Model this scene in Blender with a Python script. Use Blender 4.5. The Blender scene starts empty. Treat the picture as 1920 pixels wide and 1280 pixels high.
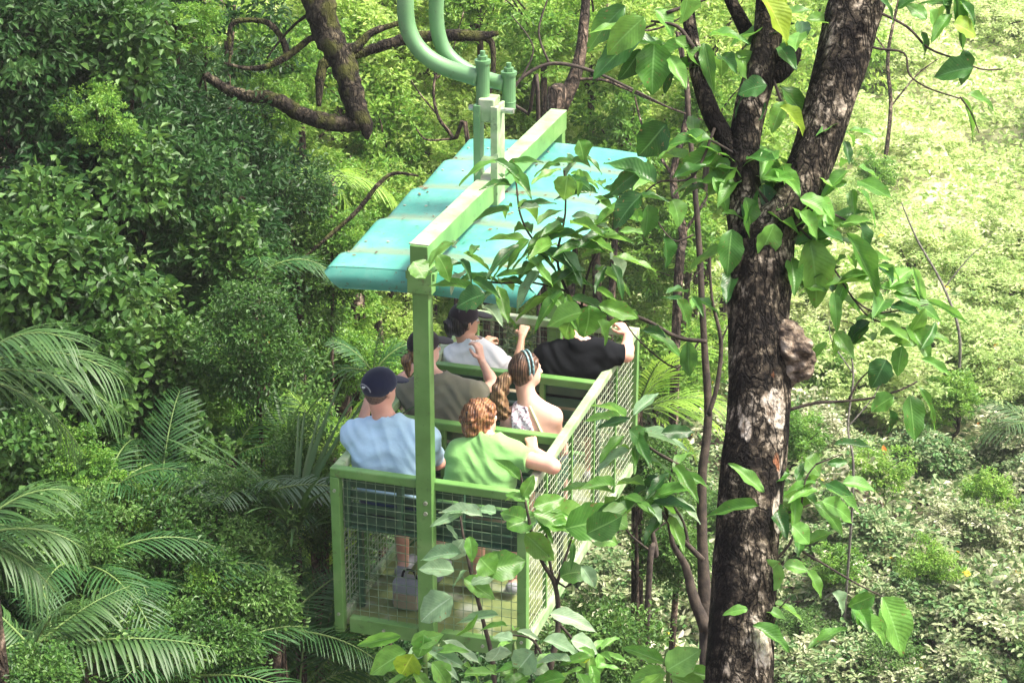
import bpy, bmesh, math, random
import numpy as np
from mathutils import Vector, Matrix, Quaternion

# ---------------------------------------------------------------- camera, world, sun, exposure
S = bpy.context.scene
C = S.collection
F_PX, PITCH = 4000.0, math.radians(22.2)
cd = bpy.data.cameras.new('camera')
cam = bpy.data.objects.new('camera', cd); C.objects.link(cam)
cd.sensor_width = 36.0; cd.lens = F_PX / 1920 * 36.0
cd.clip_start = 0.1; cd.clip_end = 600
cam.location = (0, 0, 0); cam.rotation_euler = (math.pi / 2 - PITCH, 0, 0)
S.camera = cam

SUN_EL, SUN_AZ = math.radians(60), math.radians(92)      # azimuth measured clockwise from +Y
w = bpy.data.worlds.new('World'); S.world = w; w.use_nodes = True
nt = w.node_tree; bg = nt.nodes['Background']
sky = nt.nodes.new('ShaderNodeTexSky'); sky.sky_type = 'NISHITA'; sky.sun_disc = False
sky.sun_elevation = SUN_EL; sky.sun_rotation = SUN_AZ
sky.air_density = .7; sky.dust_density = 7.0; sky.ozone_density = .3
nt.links.new(sky.outputs[0], bg.inputs[0]); bg.inputs[1].default_value = 0.075
sl = bpy.data.lights.new('sun', 'SUN'); sl.energy = 1.5; sl.angle = math.radians(11)
sl.color = (1.0, 0.95, 0.86)
so = bpy.data.objects.new('sun', sl); C.objects.link(so)
sd = Vector((math.sin(SUN_AZ) * math.cos(SUN_EL), math.cos(SUN_AZ) * math.cos(SUN_EL), math.sin(SUN_EL)))
so.rotation_euler = (-sd).to_track_quat('-Z', 'Y').to_euler()
vs = S.view_settings
vs.view_transform = 'Standard'; vs.look = 'None'; vs.gamma = 1.0; vs.use_curve_mapping = False
vs.exposure = 2.55

# ---------------------------------------------------------------- frames of reference
R = random.Random(11)
cp, sp = math.cos(PITCH), math.sin(PITCH)
def PX(px, py, d):
    x = (px - 960) / F_PX; z = (640 - py) / F_PX
    return Vector((x, cp + sp * z, -sp + cp * z)) * d
YAW = math.radians(17.1); cy_, sy_ = math.cos(YAW), math.sin(YAW)
GO = Vector((-1.08, 11.8, -5.67))                          # rear left corner of the gondola's top rail
def G(u, v, w): return GO + Vector((cy_ * u + sy_ * v, -sy_ * u + cy_ * v, w))
def inv(px, py, v):
    "the point of the cross plane v seen at this place: returns (u, v, w)"
    r = PX(px, py, 1.0)
    n = Vector((sy_, cy_, 0))
    t = (v + GO.dot(n)) / r.dot(n)
    p = r * t - GO
    return Vector((p.x * cy_ - p.y * sy_, v, p.z))

# ---------------------------------------------------------------- object helpers
def tag(o, label=None, cat=None, group=None, kind=None):
    if label: o['label'] = label
    if cat: o['category'] = cat
    if group: o['group'] = group
    if kind: o['kind'] = kind
    return o
def empty(name, loc, rz=0):
    o = bpy.data.objects.new(name, None); C.objects.link(o)
    o.location = loc; o.rotation_euler = (0, 0, rz); o.empty_display_size = .1
    return o
def link(name, me, parent=None, loc=None, mat=None):
    o = bpy.data.objects.new(name, me); C.objects.link(o)
    if parent: o.parent = parent
    if loc is not None: o.location = loc
    if mat and not me.materials: me.materials.append(mat)
    return o
def np_mesh(name, V, F, mat, smooth=True, var=None, uv=None):
    "V (n,3), F (m,3|4)"
    me = bpy.data.meshes.new(name)
    V = np.asarray(V, np.float32); F = np.asarray(F, np.int32)
    me.vertices.add(len(V)); me.vertices.foreach_set('co', V.ravel())
    k = F.shape[1]
    me.loops.add(F.size); me.loops.foreach_set('vertex_index', F.ravel())
    me.polygons.add(len(F))
    me.polygons.foreach_set('loop_start', np.arange(0, F.size, k, dtype=np.int32))
    me.polygons.foreach_set('loop_total', np.full(len(F), k, np.int32))
    me.polygons.foreach_set('use_smooth', np.full(len(F), smooth))
    me.update(calc_edges=True)
    if var is not None:
        a = me.attributes.new('var', 'FLOAT', 'POINT'); a.data.foreach_set('value', np.asarray(var, np.float32))
    if uv is not None:
        l = me.uv_layers.new(name='UVMap'); l.data.foreach_set('uv', np.asarray(uv, np.float32)[F.ravel()].ravel())
    if mat: me.materials.append(mat)
    return me

class MB:
    "collects boxes, tubes and lathes"
    def __init__(s): s.v = []; s.f = []
    def box(s, a, b):
        x0, y0, z0 = a; x1, y1, z1 = b; n = len(s.v)
        s.v += [(x0,y0,z0),(x1,y0,z0),(x1,y1,z0),(x0,y1,z0),(x0,y0,z1),(x1,y0,z1),(x1,y1,z1),(x0,y1,z1)]
        s.f += [tuple(n+i for i in q) for q in ((0,3,2,1),(4,5,6,7),(0,1,5,4),(1,2,6,5),(2,3,7,6),(3,0,4,7))]
        return s
    def tube(s, pts, rad, seg=8, cap=True, jit=0.0, rng=None, smoothpath=0):
        pts = [Vector(p) for p in pts]
        if not isinstance(rad, (list, tuple)): rad = [rad] * len(pts)
        if smoothpath:
            P, Q = [], []
            n = len(pts)
            for i in range(n - 1):
                p0, p1, p2, p3 = pts[max(i-1,0)], pts[i], pts[i+1], pts[min(i+2,n-1)]
                for j in range(smoothpath):
                    t = j / smoothpath
                    P.append(.5 * ((2*p1) + (p2-p0)*t + (2*p0-5*p1+4*p2-p3)*t*t + (3*p1-p0-3*p2+p3)*t**3))
                    Q.append(rad[i]*(1-t) + rad[i+1]*t)
            P.append(pts[-1]); Q.append(rad[-1]); pts, rad = P, Q
        n0 = len(s.v); up = None
        for i, p in enumerate(pts):
            d = (pts[min(i+1,len(pts)-1)] - pts[max(i-1,0)]).normalized()
            if up is None:
                up = Vector((0,0,1)) if abs(d.z) < .9 else Vector((1,0,0))
            a = d.cross(up).normalized(); b = a.cross(d).normalized(); up = b
            for k in range(seg):
                t = 2*math.pi*k/seg
                r = rad[i] * (1 + (rng.uniform(-jit, jit) if jit else 0))
                s.v.append(tuple(p + a*math.cos(t)*r + b*math.sin(t)*r))
        for i in range(len(pts)-1):
            for k in range(seg):
                k2 = (k+1) % seg; a = n0+i*seg
                s.f.append((a+k, a+k2, a+seg+k2, a+seg+k))
        if cap:
            s.f.append(tuple(n0+k for k in reversed(range(seg))))
            s.f.append(tuple(n0+(len(pts)-1)*seg+k for k in range(seg)))
        return s
    def beam(s, a, b, wx, wz, up=(0,0,1)):
        "rectangular bar from a to b"
        a, b = Vector(a), Vector(b); d = (b-a).normalized(); up = Vector(up)
        if abs(d.dot(up)) > .95: up = Vector((0,1,0))
        x = d.cross(up).normalized(); z = x.cross(d).normalized(); n = len(s.v)
        for p in (a, b):
            for (i, j) in ((-1,-1),(1,-1),(1,1),(-1,1)): s.v.append(tuple(p + x*i*wx/2 + z*j*wz/2))
        s.f += [tuple(n+i for i in q) for q in ((0,1,2,3),(7,6,5,4),(0,4,5,1),(1,5,6,2),(2,6,7,3),(3,7,4,0))]
        return s
    def build(s, name, mat, parent=None, off=(0,0,0), smooth=False, bevel=0, loc=None):
        me = bpy.data.meshes.new(name)
        o3 = Vector(off)
        me.from_pydata([tuple(Vector(p) - o3) for p in s.v], [], s.f)
        bm = bmesh.new(); bm.from_mesh(me); bmesh.ops.recalc_face_normals(bm, faces=bm.faces)
        bm.to_mesh(me); bm.free()
        if smooth: me.polygons.foreach_set('use_smooth', [True]*len(me.polygons))
        me.materials.append(mat)
        o = link(name, me, parent, loc)
        if bevel:
            m = o.modifiers.new('bevel', 'BEVEL'); m.width = bevel; m.segments = 2; m.limit_method = 'ANGLE'
        return o

# ---------------------------------------------------------------- materials
def mat(name): 
    m = bpy.data.materials.new(name); m.use_nodes = True
    return m, m.node_tree, m.node_tree.nodes['Principled BSDF']
def N(nt, t, **k):
    n = nt.nodes.new(t)
    for a, b in k.items(): setattr(n, a, b)
    return n
def ramp(nt, stops, fac):
    r = N(nt, 'ShaderNodeValToRGB'); e = r.color_ramp.elements
    while len(e) < len(stops): e.new(.5)
    for i, (p, c) in enumerate(stops): e[i].position = p; e[i].color = (*c, 1)
    nt.links.new(fac, r.inputs[0]); return r
def surf(name, c1, c2, scale=8, rough=.6, bump=.1, detail=6, c3=None, lo=.35, hi=.65, metallic=0, bscale=None, sheen=0, spec=.5, stretch=None, dist=.01, sss=0, grime=0):
    m, nt, p = mat(name); L = nt.links
    tc = N(nt, 'ShaderNodeTexCoord'); src = tc.outputs['Object']
    if stretch:
        mp = N(nt, 'ShaderNodeMapping'); mp.inputs['Scale'].default_value = stretch
        L.new(src, mp.inputs[0]); src = mp.outputs[0]
    n = N(nt, 'ShaderNodeTexNoise'); n.inputs['Scale'].default_value = scale; n.inputs['Detail'].default_value = detail
    L.new(src, n.inputs[0])
    st = [(lo, c1), (hi, c2)]
    if c3: st = [(lo, c1), ((lo+hi)/2, c2), (hi, c3)]
    r = ramp(nt, st, n.outputs['Fac']); L.new(r.outputs[0], p.inputs['Base Color'])
    if grime:
        g1 = N(nt, 'ShaderNodeTexNoise'); g1.inputs['Scale'].default_value = 16; g1.inputs['Detail'].default_value = 9; g1.inputs['Roughness'].default_value = .7; L.new(src, g1.inputs[0])
        for (a_, b_, cc_, am) in ((.58, .66, (.045,.05,.025), .55), (.68, .70, (.16,.07,.03), .9)):
            g2 = N(nt, 'ShaderNodeMapRange'); L.new(g1.outputs['Fac'], g2.inputs[0]); g2.inputs[1].default_value = a_; g2.inputs[2].default_value = b_; g2.inputs[4].default_value = am*grime
            g3 = N(nt, 'ShaderNodeMix', data_type='RGBA'); L.new(g2.outputs[0], g3.inputs[0]); L.new(p.inputs['Base Color'].links[0].from_socket, g3.inputs[6]); g3.inputs[7].default_value = (*cc_, 1); L.new(g3.outputs[2], p.inputs['Base Color'])
    p.inputs['Roughness'].default_value = rough; p.inputs['Metallic'].default_value = metallic
    p.inputs['Specular IOR Level'].default_value = spec
    if sheen: p.inputs['Sheen Weight'].default_value = sheen
    if sss:
        p.inputs['Subsurface Weight'].default_value = sss
        p.inputs['Subsurface Radius'].default_value = (.012, .005, .003); p.inputs['Subsurface Scale'].default_value = 1
    if bump:
        n2 = N(nt, 'ShaderNodeTexNoise'); n2.inputs['Scale'].default_value = bscale or scale*4; n2.inputs['Detail'].default_value = 8
        L.new(src, n2.inputs[0])
        b = N(nt, 'ShaderNodeBump'); b.inputs['Strength'].default_value = bump; b.inputs['Distance'].default_value = dist
        L.new(n2.outputs['Fac'], b.inputs['Height']); L.new(b.outputs[0], p.inputs['Normal'])
    return m
def leafmat(name, cols, rough=.45, trans=.35, tcol=None, big=False, spec=.5):
    "cols: dark .. light colours picked per leaf (attribute var) and per object"
    m, nt, p = mat(name); L = nt.links
    if big:
        oi = N(nt, 'ShaderNodeObjectInfo'); f = oi.outputs['Random']
    else:
        at = N(nt, 'ShaderNodeAttribute', attribute_name='var')
        oi = N(nt, 'ShaderNodeObjectInfo')
        a = N(nt, 'ShaderNodeMath', operation='MULTIPLY_ADD'); L.new(oi.outputs['Random'], a.inputs[0]); a.inputs[1].default_value = .3
        b = N(nt, 'ShaderNodeMath', operation='MULTIPLY'); L.new(at.outputs['Fac'], b.inputs[0]); b.inputs[1].default_value = .7
        L.new(b.outputs[0], a.inputs[2]); f = a.outputs[0]
    k = len(cols)
    r = ramp(nt, [(i/(k-1), c) for i, c in enumerate(cols)], f)
    col = r.outputs[0]
    if big:
        uv = N(nt, 'ShaderNodeUVMap'); sx = N(nt, 'ShaderNodeSeparateXYZ'); L.new(uv.outputs[0], sx.inputs[0])
        ax = N(nt, 'ShaderNodeMath', operation='SUBTRACT'); L.new(sx.outputs[0], ax.inputs[0]); ax.inputs[1].default_value = .5
        ab = N(nt, 'ShaderNodeMath', operation='ABSOLUTE'); L.new(ax.outputs[0], ab.inputs[0])
        sv = N(nt, 'ShaderNodeMath', operation='MULTIPLY_ADD'); L.new(ab.outputs[0], sv.inputs[0]); sv.inputs[1].default_value = -.55; L.new(sx.outputs[1], sv.inputs[2])
        fr = N(nt, 'ShaderNodeMath', operation='MULTIPLY'); L.new(sv.outputs[0], fr.inputs[0]); fr.inputs[1].default_value = 13 * 2 * math.pi
        sn = N(nt, 'ShaderNodeMath', operation='COSINE'); L.new(fr.outputs[0], sn.inputs[0])
        vein = N(nt, 'ShaderNodeMapRange'); L.new(sn.outputs[0], vein.inputs[0]); vein.inputs[1].default_value = .86; vein.inputs[2].default_value = 1
        mr = N(nt, 'ShaderNodeMapRange'); L.new(ab.outputs[0], mr.inputs[0]); mr.inputs[1].default_value = .035; mr.inputs[2].default_value = .012
        mx = N(nt, 'ShaderNodeMath', operation='MULTIPLY_ADD'); L.new(vein.outputs[0], mx.inputs[0]); mx.inputs[1].default_value = .28; L.new(mr.outputs[0], mx.inputs[2])
        cl = N(nt, 'ShaderNodeClamp'); L.new(mx.outputs[0], cl.inputs[0])
        tc = N(nt, 'ShaderNodeTexCoord'); nz = N(nt, 'ShaderNodeTexNoise'); nz.inputs['Scale'].default_value = 5; nz.inputs['Detail'].default_value = 5; L.new(tc.outputs['Object'], nz.inputs[0])
        mn = N(nt, 'ShaderNodeMix', data_type='RGBA', blend_type='MULTIPLY'); mn.inputs[0].default_value = .6; L.new(col, mn.inputs[6])
        rr = ramp(nt, [(.3, (.55, .6, .5)), (.7, (1.25, 1.2, 1.1))], nz.outputs['Fac']); L.new(rr.outputs[0], mn.inputs[7]); col = mn.outputs[2]
        n8 = N(nt, 'ShaderNodeTexNoise'); n8.inputs['Scale'].default_value = 9; n8.inputs['Detail'].default_value = 3
        a8 = N(nt, 'ShaderNodeVectorMath', operation='ADD'); L.new(tc.outputs['Object'], a8.inputs[0]); c8 = N(nt, 'ShaderNodeCombineXYZ'); s8 = N(nt, 'ShaderNodeMath', operation='MULTIPLY'); L.new(f, s8.inputs[0]); s8.inputs[1].default_value = 40
        L.new(s8.outputs[0], c8.inputs[0]); L.new(c8.outputs[0], a8.inputs[1]); L.new(a8.outputs[0], n8.inputs[0]); L.new(a8.outputs[0], nz.inputs[0])
        r8 = N(nt, 'ShaderNodeMapRange'); L.new(n8.outputs['Fac'], r8.inputs[0]); r8.inputs[1].default_value = .66; r8.inputs[2].default_value = .70; r8.inputs[4].default_value = .8
        m8 = N(nt, 'ShaderNodeMix', data_type='RGBA'); L.new(r8.outputs[0], m8.inputs[0]); L.new(col, m8.inputs[6]); m8.inputs[7].default_value = (.22,.14,.05,1); col = m8.outputs[2]
        mv = N(nt, 'ShaderNodeMix', data_type='RGBA'); L.new(cl.outputs[0], mv.inputs[0]); L.new(col, mv.inputs[6])
        mv.inputs[7].default_value = (*[min(1, c*1.3+.05) for c in cols[-1]], 1); 
        hf = N(nt, 'ShaderNodeMath', operation='MULTIPLY'); L.new(cl.outputs[0], hf.inputs[0]); hf.inputs[1].default_value = .6; L.new(hf.outputs[0], mv.inputs[0])
        col = mv.outputs[2]
        bp = N(nt, 'ShaderNodeBump'); bp.inputs['Strength'].default_value = .12; bp.inputs['Distance'].default_value = .01; bp.invert = True
        L.new(sn.outputs[0], bp.inputs['Height']); L.new(bp.outputs[0], p.inputs['Normal'])
    L.new(col, p.inputs['Base Color']); p.inputs['Roughness'].default_value = rough
    p.inputs['Specular IOR Level'].default_value = spec
    t = N(nt, 'ShaderNodeBsdfTranslucent')
    hs = N(nt, 'ShaderNodeHueSaturation'); L.new(col, hs.inputs['Color']); hs.inputs['Value'].default_value = 1.5; hs.inputs['Hue'].default_value = .485
    L.new(hs.outputs[0], t.inputs[0])
    ms = N(nt, 'ShaderNodeMixShader'); ms.inputs[0].default_value = trans
    L.new(p.outputs[0], ms.inputs[1]); L.new(t.outputs[0], ms.inputs[2])
    L.new(ms.outputs[0], nt.nodes['Material Output'].inputs[0])
    return m

M = {}
M['paint'] = surf('green_paint', (.085,.20,.045), (.115,.26,.065), 5, .45, .08, c3=(.17,.31,.10), lo=.3, hi=.72, grime=.8)
M['paint_worn_lit'] = surf('worn_lit_green_paint', (.16,.28,.11), (.26,.37,.19), 7, .6, .12, c3=(.45,.46,.34), lo=.32, hi=.68, grime=1)  # lighter copy of the paint: holds light on upward faces besides wear
M['paint_dark'] = surf('dark_green_paint', (.02,.06,.03), (.035,.095,.05), 6, .4, .08)
M['pipe'] = surf('pipe_paint', (.085,.20,.085), (.12,.26,.11), 4, .42, .06, c3=(.17,.32,.15), lo=.3, hi=.75, grime=.6)
M['wire'] = surf('galvanised_wire', (.24,.30,.19), (.38,.42,.30), 30, .45, .05)
M['wire_green'] = surf('painted_wire', (.07,.16,.07), (.20,.28,.16), 30, .45, .05)
M['bolt'] = surf('bolt_steel', (.25,.3,.22), (.5,.52,.44), 30, .4, .05, metallic=.6)
M['rust'] = surf('rusted_steel', (.06,.03,.02), (.2,.1,.05), 25, .8, .2)
M['floor'] = surf('mossy_floor', (.10,.15,.05), (.16,.2,.06), 4, .7, .2, c3=(.34,.38,.30), lo=.35, hi=.68)
M['skin'] = surf('fair_skin', (.66,.38,.28), (.74,.47,.36), 6, .5, .04, sss=.25, bscale=80, dist=.002)
M['skin_pink'] = surf('sunned_skin', (.60,.30,.21), (.70,.41,.31), 5, .5, .04, sss=.25, bscale=80, dist=.002)
M['skin_tan'] = surf('tan_skin', (.50,.27,.17), (.58,.34,.23), 6, .5, .04, sss=.2, bscale=80, dist=.002)
M['soil'] = surf('forest_soil', (.02,.015,.01), (.06,.045,.03), 3, .95, .5, c3=(.12,.09,.06))

def fabric(name, c, var=.12, bump=.25, scale=7):
    a = tuple(x*(1-var) for x in c); b = tuple(min(1, x*(1+var)) for x in c)
    return surf(name, a, b, 5, .85, bump, sheen=.2, bscale=scale*2.5, spec=.2, dist=.02)
M['blue'] = fabric('light_blue_cotton', (.42,.62,.76))
M['green'] = fabric('green_cotton', (.22,.47,.14))
M['taupe'] = fabric('taupe_cotton', (.17,.165,.115))
M['white'] = fabric('white_cotton', (.82,.82,.82), .05)
M['black'] = surf('black_cotton', (.003,.004,.005), (.007,.008,.010), 5, .9, .2, spec=.1, bscale=18, dist=.02)
M['navy'] = fabric('navy_twill', (.010,.014,.040), .2)
M['denim'] = fabric('dark_denim', (.03,.05,.10), .2)
M['khaki'] = fabric('khaki_cotton', (.25,.21,.13))
M['grey'] = fabric('grey_cloth', (.25,.26,.27))
M['capdark'] = fabric('dark_cap_cloth', (.02,.014,.018))
M['teal_band'] = surf('teal_headband', (.10,.22,.24), (.3,.45,.45), 60, .5, .1)
M['print'] = surf('printed_top', (.30,.2,.25), (.75,.7,.74), 55, .8, .1, c3=(.86,.84,.86), lo=.42, hi=.6)
M['strap'] = surf('yellow_strap', (.62,.60,.34), (.72,.70,.42), 20, .8, .1)
M['pale'] = surf('pale_plastic', (.7,.7,.7), (.8,.8,.8), 10, .4, .0)
M['lens'] = surf('black_plastic', (.01,.01,.012), (.02,.02,.022), 10, .3, .0)

def hairmat(name, c1, c2, c3):
    m, nt, p = mat(name); L = nt.links
    tc = N(nt, 'ShaderNodeTexCoord')
    w_ = N(nt, 'ShaderNodeTexWave'); w_.inputs['Scale'].default_value = 16; w_.inputs['Distortion'].default_value = 5
    w_.inputs['Detail'].default_value = 4; w_.inputs['Detail Scale'].default_value = 1.6
    mp = N(nt, 'ShaderNodeMapping'); mp.inputs['Scale'].default_value = (1.2, 1.2, .3); L.new(tc.outputs['Object'], mp.inputs[0]); L.new(mp.outputs[0], w_.inputs[0])
    r = ramp(nt, [(.33, c1), (.5, c2), (.7, c3)], w_.outputs['Fac'])
    n5 = N(nt, 'ShaderNodeTexNoise'); n5.inputs['Scale'].default_value = 24; n5.inputs['Detail'].default_value = 6; L.new(tc.outputs['Object'], n5.inputs[0])
    mf = N(nt, 'ShaderNodeMix'); mf.inputs[0].default_value = .86; L.new(w_.outputs['Fac'], mf.inputs[2]); L.new(n5.outputs['Fac'], mf.inputs[3]); L.new(mf.outputs[0], r.inputs[0])
    L.new(r.outputs[0], p.inputs['Base Color']); p.inputs['Roughness'].default_value = .42
    n = N(nt, 'ShaderNodeTexNoise'); n.inputs['Scale'].default_value = 60; L.new(tc.outputs['Object'], n.inputs[0])
    ad = N(nt, 'ShaderNodeMath', operation='ADD'); L.new(w_.outputs['Fac'], ad.inputs[0]); L.new(n.outputs['Fac'], ad.inputs[1])
    b = N(nt, 'ShaderNodeBump'); b.inputs['Strength'].default_value = .45; b.inputs['Distance'].default_value = .01
    L.new(ad.outputs[0], b.inputs['Height']); L.new(b.outputs[0], p.inputs['Normal'])
    return m
M['hair_red'] = hairmat('auburn_hair', (.06,.022,.010), (.20,.080,.03), (.42,.22,.09))
M['hair_brown'] = hairmat('brown_hair', (.02,.011,.008), (.07,.035,.02), (.17,.09,.05))
M['hair_streak'] = hairmat('streaked_hair', (.05,.025,.015), (.20,.11,.05), (.42,.27,.14))
M['hair_black'] = hairmat('black_hair', (.004,.004,.005), (.012,.010,.012), (.03,.025,.03))
M['hair_short'] = surf('cropped_hair', (.10,.06,.045), (.20,.13,.1), 90, .8, .3)

def canopymat():
    m, nt, p = mat('turquoise_roofing'); L = nt.links
    tc = N(nt, 'ShaderNodeTexCoord')
    n = N(nt, 'ShaderNodeTexNoise'); n.inputs['Scale'].default_value = 2.2; n.inputs['Detail'].default_value = 9; n.inputs['Roughness'].default_value = .65
    L.new(tc.outputs['Object'], n.inputs[0])
    r = ramp(nt, [(.3, (.045,.29,.21)), (.5, (.10,.38,.29)), (.7, (.22,.47,.375))], n.outputs['Fac'])
    # dirt collects in the valleys of the corrugation (local z)
    sx = N(nt, 'ShaderNodeSeparateXYZ'); L.new(tc.outputs['Object'], sx.inputs[0])
    at = N(nt, 'ShaderNodeAttribute', attribute_name='var')
    n2 = N(nt, 'ShaderNodeTexNoise'); n2.inputs['Scale'].default_value = 26; n2.inputs['Detail'].default_value = 8; L.new(tc.outputs['Object'], n2.inputs[0])
    mm = N(nt, 'ShaderNodeMath', operation='MULTIPLY'); L.new(at.outputs['Fac'], mm.inputs[0]); L.new(n2.outputs['Fac'], mm.inputs[1])
    mr = N(nt, 'ShaderNodeMapRange'); L.new(mm.outputs[0], mr.inputs[0]); mr.inputs[1].default_value = .14; mr.inputs[2].default_value = .42; mr.inputs[4].default_value = .8
    mx = N(nt, 'ShaderNodeMix', data_type='RGBA'); L.new(mr.outputs[0], mx.inputs[0]); L.new(r.outputs[0], mx.inputs[6]); mx.inputs[7].default_value = (.20,.26,.16,1)
    # specks
    v = N(nt, 'ShaderNodeTexNoise'); v.inputs['Scale'].default_value = 45; v.inputs['Detail'].default_value = 4; L.new(tc.outputs['Object'], v.inputs[0])
    m2 = N(nt, 'ShaderNodeMapRange'); L.new(v.outputs['Fac'], m2.inputs[0]); m2.inputs[1].default_value = .62; m2.inputs[2].default_value = .68; m2.inputs[4].default_value = .8
    mz = N(nt, 'ShaderNodeMix', data_type='RGBA'); L.new(m2.outputs[0], mz.inputs[0]); L.new(mx.outputs[2], mz.inputs[6]); mz.inputs[7].default_value = (.12,.13,.08,1)
    L.new(mz.outputs[2], p.inputs['Base Color']); p.inputs['Roughness'].default_value = .38
    b = N(nt, 'ShaderNodeBump'); b.inputs['Strength'].default_value = .15; b.inputs['Distance'].default_value = .01
    L.new(n2.outputs['Fac'], b.inputs['Height']); L.new(b.outputs[0], p.inputs['Normal'])
    t = N(nt, 'ShaderNodeBsdfTranslucent'); t.inputs[0].default_value = (.05,.55,.48,1)
    ms = N(nt, 'ShaderNodeMixShader'); ms.inputs[0].default_value = .22
    L.new(p.outputs[0], ms.inputs[1]); L.new(t.outputs[0], ms.inputs[2]); L.new(ms.outputs[0], nt.nodes['Material Output'].inputs[0])
    return m
M['canopy'] = canopymat()

def barkmat(name, dark, mid, pale, moss=None, scale=1.0, peel=False):
    m, nt, p = mat(name); L = nt.links
    tc = N(nt, 'ShaderNodeTexCoord'); mp = N(nt, 'ShaderNodeMapping'); mp.inputs['Scale'].default_value = (1, 1, .28); L.new(tc.outputs['Object'], mp.inputs[0])
    v = N(nt, 'ShaderNodeTexVoronoi', feature='DISTANCE_TO_EDGE'); v.inputs['Scale'].default_value = 26*scale
    nz = N(nt, 'ShaderNodeTexNoise'); nz.inputs['Scale'].default_value = 14*scale; nz.inputs['Detail'].default_value = 8
    L.new(mp.outputs[0], nz.inputs[0])
    mxv = N(nt, 'ShaderNodeMix', data_type='VECTOR'); mxv.inputs[0].default_value = .22; L.new(mp.outputs[0], mxv.inputs[4]); L.new(nz.outputs['Color'], mxv.inputs[5])
    L.new(mxv.outputs[1], v.inputs[0])
    n2 = N(nt, 'ShaderNodeTexNoise'); n2.inputs['Scale'].default_value = 7*scale; n2.inputs['Detail'].default_value = 10; n2.inputs['Roughness'].default_value = .78; L.new(tc.outputs['Object'], n2.inputs[0])
    r = ramp(nt, [(.45, dark), (.53, mid), (.60, pale)], n2.outputs['Fac'])
    cr = N(nt, 'ShaderNodeMapRange'); L.new(v.outputs[0], cr.inputs[0]); cr.inputs[1].default_value = 0.0; cr.inputs[2].default_value = .16
    n3 = N(nt, 'ShaderNodeTexNoise'); n3.inputs['Scale'].default_value = 45*scale; n3.inputs['Detail'].default_value = 6; L.new(tc.outputs['Object'], n3.inputs[0])
    rr = ramp(nt, [(.35, (.35,.35,.35)), (.65, (1.3,1.3,1.3))], n3.outputs['Fac'])
    m1 = N(nt, 'ShaderNodeMix', data_type='RGBA', blend_type='MULTIPLY'); m1.inputs[0].default_value = 1; L.new(r.outputs[0], m1.inputs[6]); L.new(rr.outputs[0], m1.inputs[7])
    m2 = N(nt, 'ShaderNodeMix', data_type='RGBA'); L.new(cr.outputs[0], m2.inputs[0]); m2.inputs[6].default_value = (*[c*.35 for c in dark], 1); L.new(m1.outputs[2], m2.inputs[7])
    col = m2.outputs[2]
    if moss:
        n4 = N(nt, 'ShaderNodeTexNoise'); n4.inputs['Scale'].default_value = 7; n4.inputs['Detail'].default_value = 5; L.new(tc.outputs['Object'], n4.inputs[0])
        mr = N(nt, 'ShaderNodeMapRange'); L.new(n4.outputs['Fac'], mr.inputs[0]); mr.inputs[1].default_value = .5; mr.inputs[2].default_value = .62
        m4 = N(nt, 'ShaderNodeMix', data_type='RGBA'); L.new(mr.outputs[0], m4.inputs[0]); L.new(col, m4.inputs[6]); m4.inputs[7].default_value = (*moss, 1); col = m4.outputs[2]
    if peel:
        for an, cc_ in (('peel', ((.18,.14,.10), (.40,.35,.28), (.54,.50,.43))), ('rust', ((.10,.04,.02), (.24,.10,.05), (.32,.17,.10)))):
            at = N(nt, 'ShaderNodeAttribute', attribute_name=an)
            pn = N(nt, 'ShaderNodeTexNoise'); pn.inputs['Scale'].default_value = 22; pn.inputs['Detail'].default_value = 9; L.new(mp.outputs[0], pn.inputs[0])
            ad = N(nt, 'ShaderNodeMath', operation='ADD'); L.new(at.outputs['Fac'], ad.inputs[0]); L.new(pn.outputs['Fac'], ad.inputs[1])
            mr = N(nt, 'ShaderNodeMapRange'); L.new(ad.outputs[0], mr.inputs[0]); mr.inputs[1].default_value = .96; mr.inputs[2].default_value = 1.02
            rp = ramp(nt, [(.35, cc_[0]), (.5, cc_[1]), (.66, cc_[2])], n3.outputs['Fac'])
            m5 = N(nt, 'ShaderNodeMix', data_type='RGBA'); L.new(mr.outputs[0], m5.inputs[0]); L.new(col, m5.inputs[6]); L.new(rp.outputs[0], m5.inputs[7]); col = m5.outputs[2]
    L.new(col, p.inputs['Base Color']); p.inputs['Roughness'].default_value = .9; p.inputs['Specular IOR Level'].default_value = .2
    ad = N(nt, 'ShaderNodeMath', operation='MULTIPLY_ADD'); L.new(cr.outputs[0], ad.inputs[0]); ad.inputs[1].default_value = 1.0; L.new(n3.outputs['Fac'], ad.inputs[2])
    b = N(nt, 'ShaderNodeBump'); b.inputs['Strength'].default_value = .9; b.inputs['Distance'].default_value = .012/scale
    L.new(ad.outputs[0], b.inputs['Height']); L.new(b.outputs[0], p.inputs['Normal'])
    return m
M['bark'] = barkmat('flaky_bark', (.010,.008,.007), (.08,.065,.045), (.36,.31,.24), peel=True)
M['bark_pale'] = surf('peeled_pale_bark', (.30,.17,.10), (.60,.52,.44), 10, .85, .5, c3=(.78,.74,.68), lo=.35, hi=.6, stretch=(1,1,.3), dist=.01)
M['bark_moss'] = barkmat('mossy_bark', (.02,.016,.012), (.055,.045,.03), (.13,.11,.07), moss=(.055,.06,.014), scale=.7)
M['bark_far'] = barkmat('grey_brown_bark', (.05,.04,.03), (.14,.10,.07), (.32,.26,.2), scale=.5)
M['twig'] = surf('dark_twig', (.018,.013,.010), (.06,.045,.032), 30, .9, .3)
M['twig_pale'] = surf('pale_twig', (.06,.055,.045), (.17,.16,.13), 20, .9, .3)
M['stem_green'] = surf('green_stem', (.08,.14,.03), (.14,.22,.06), 20, .6, .1)

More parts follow.
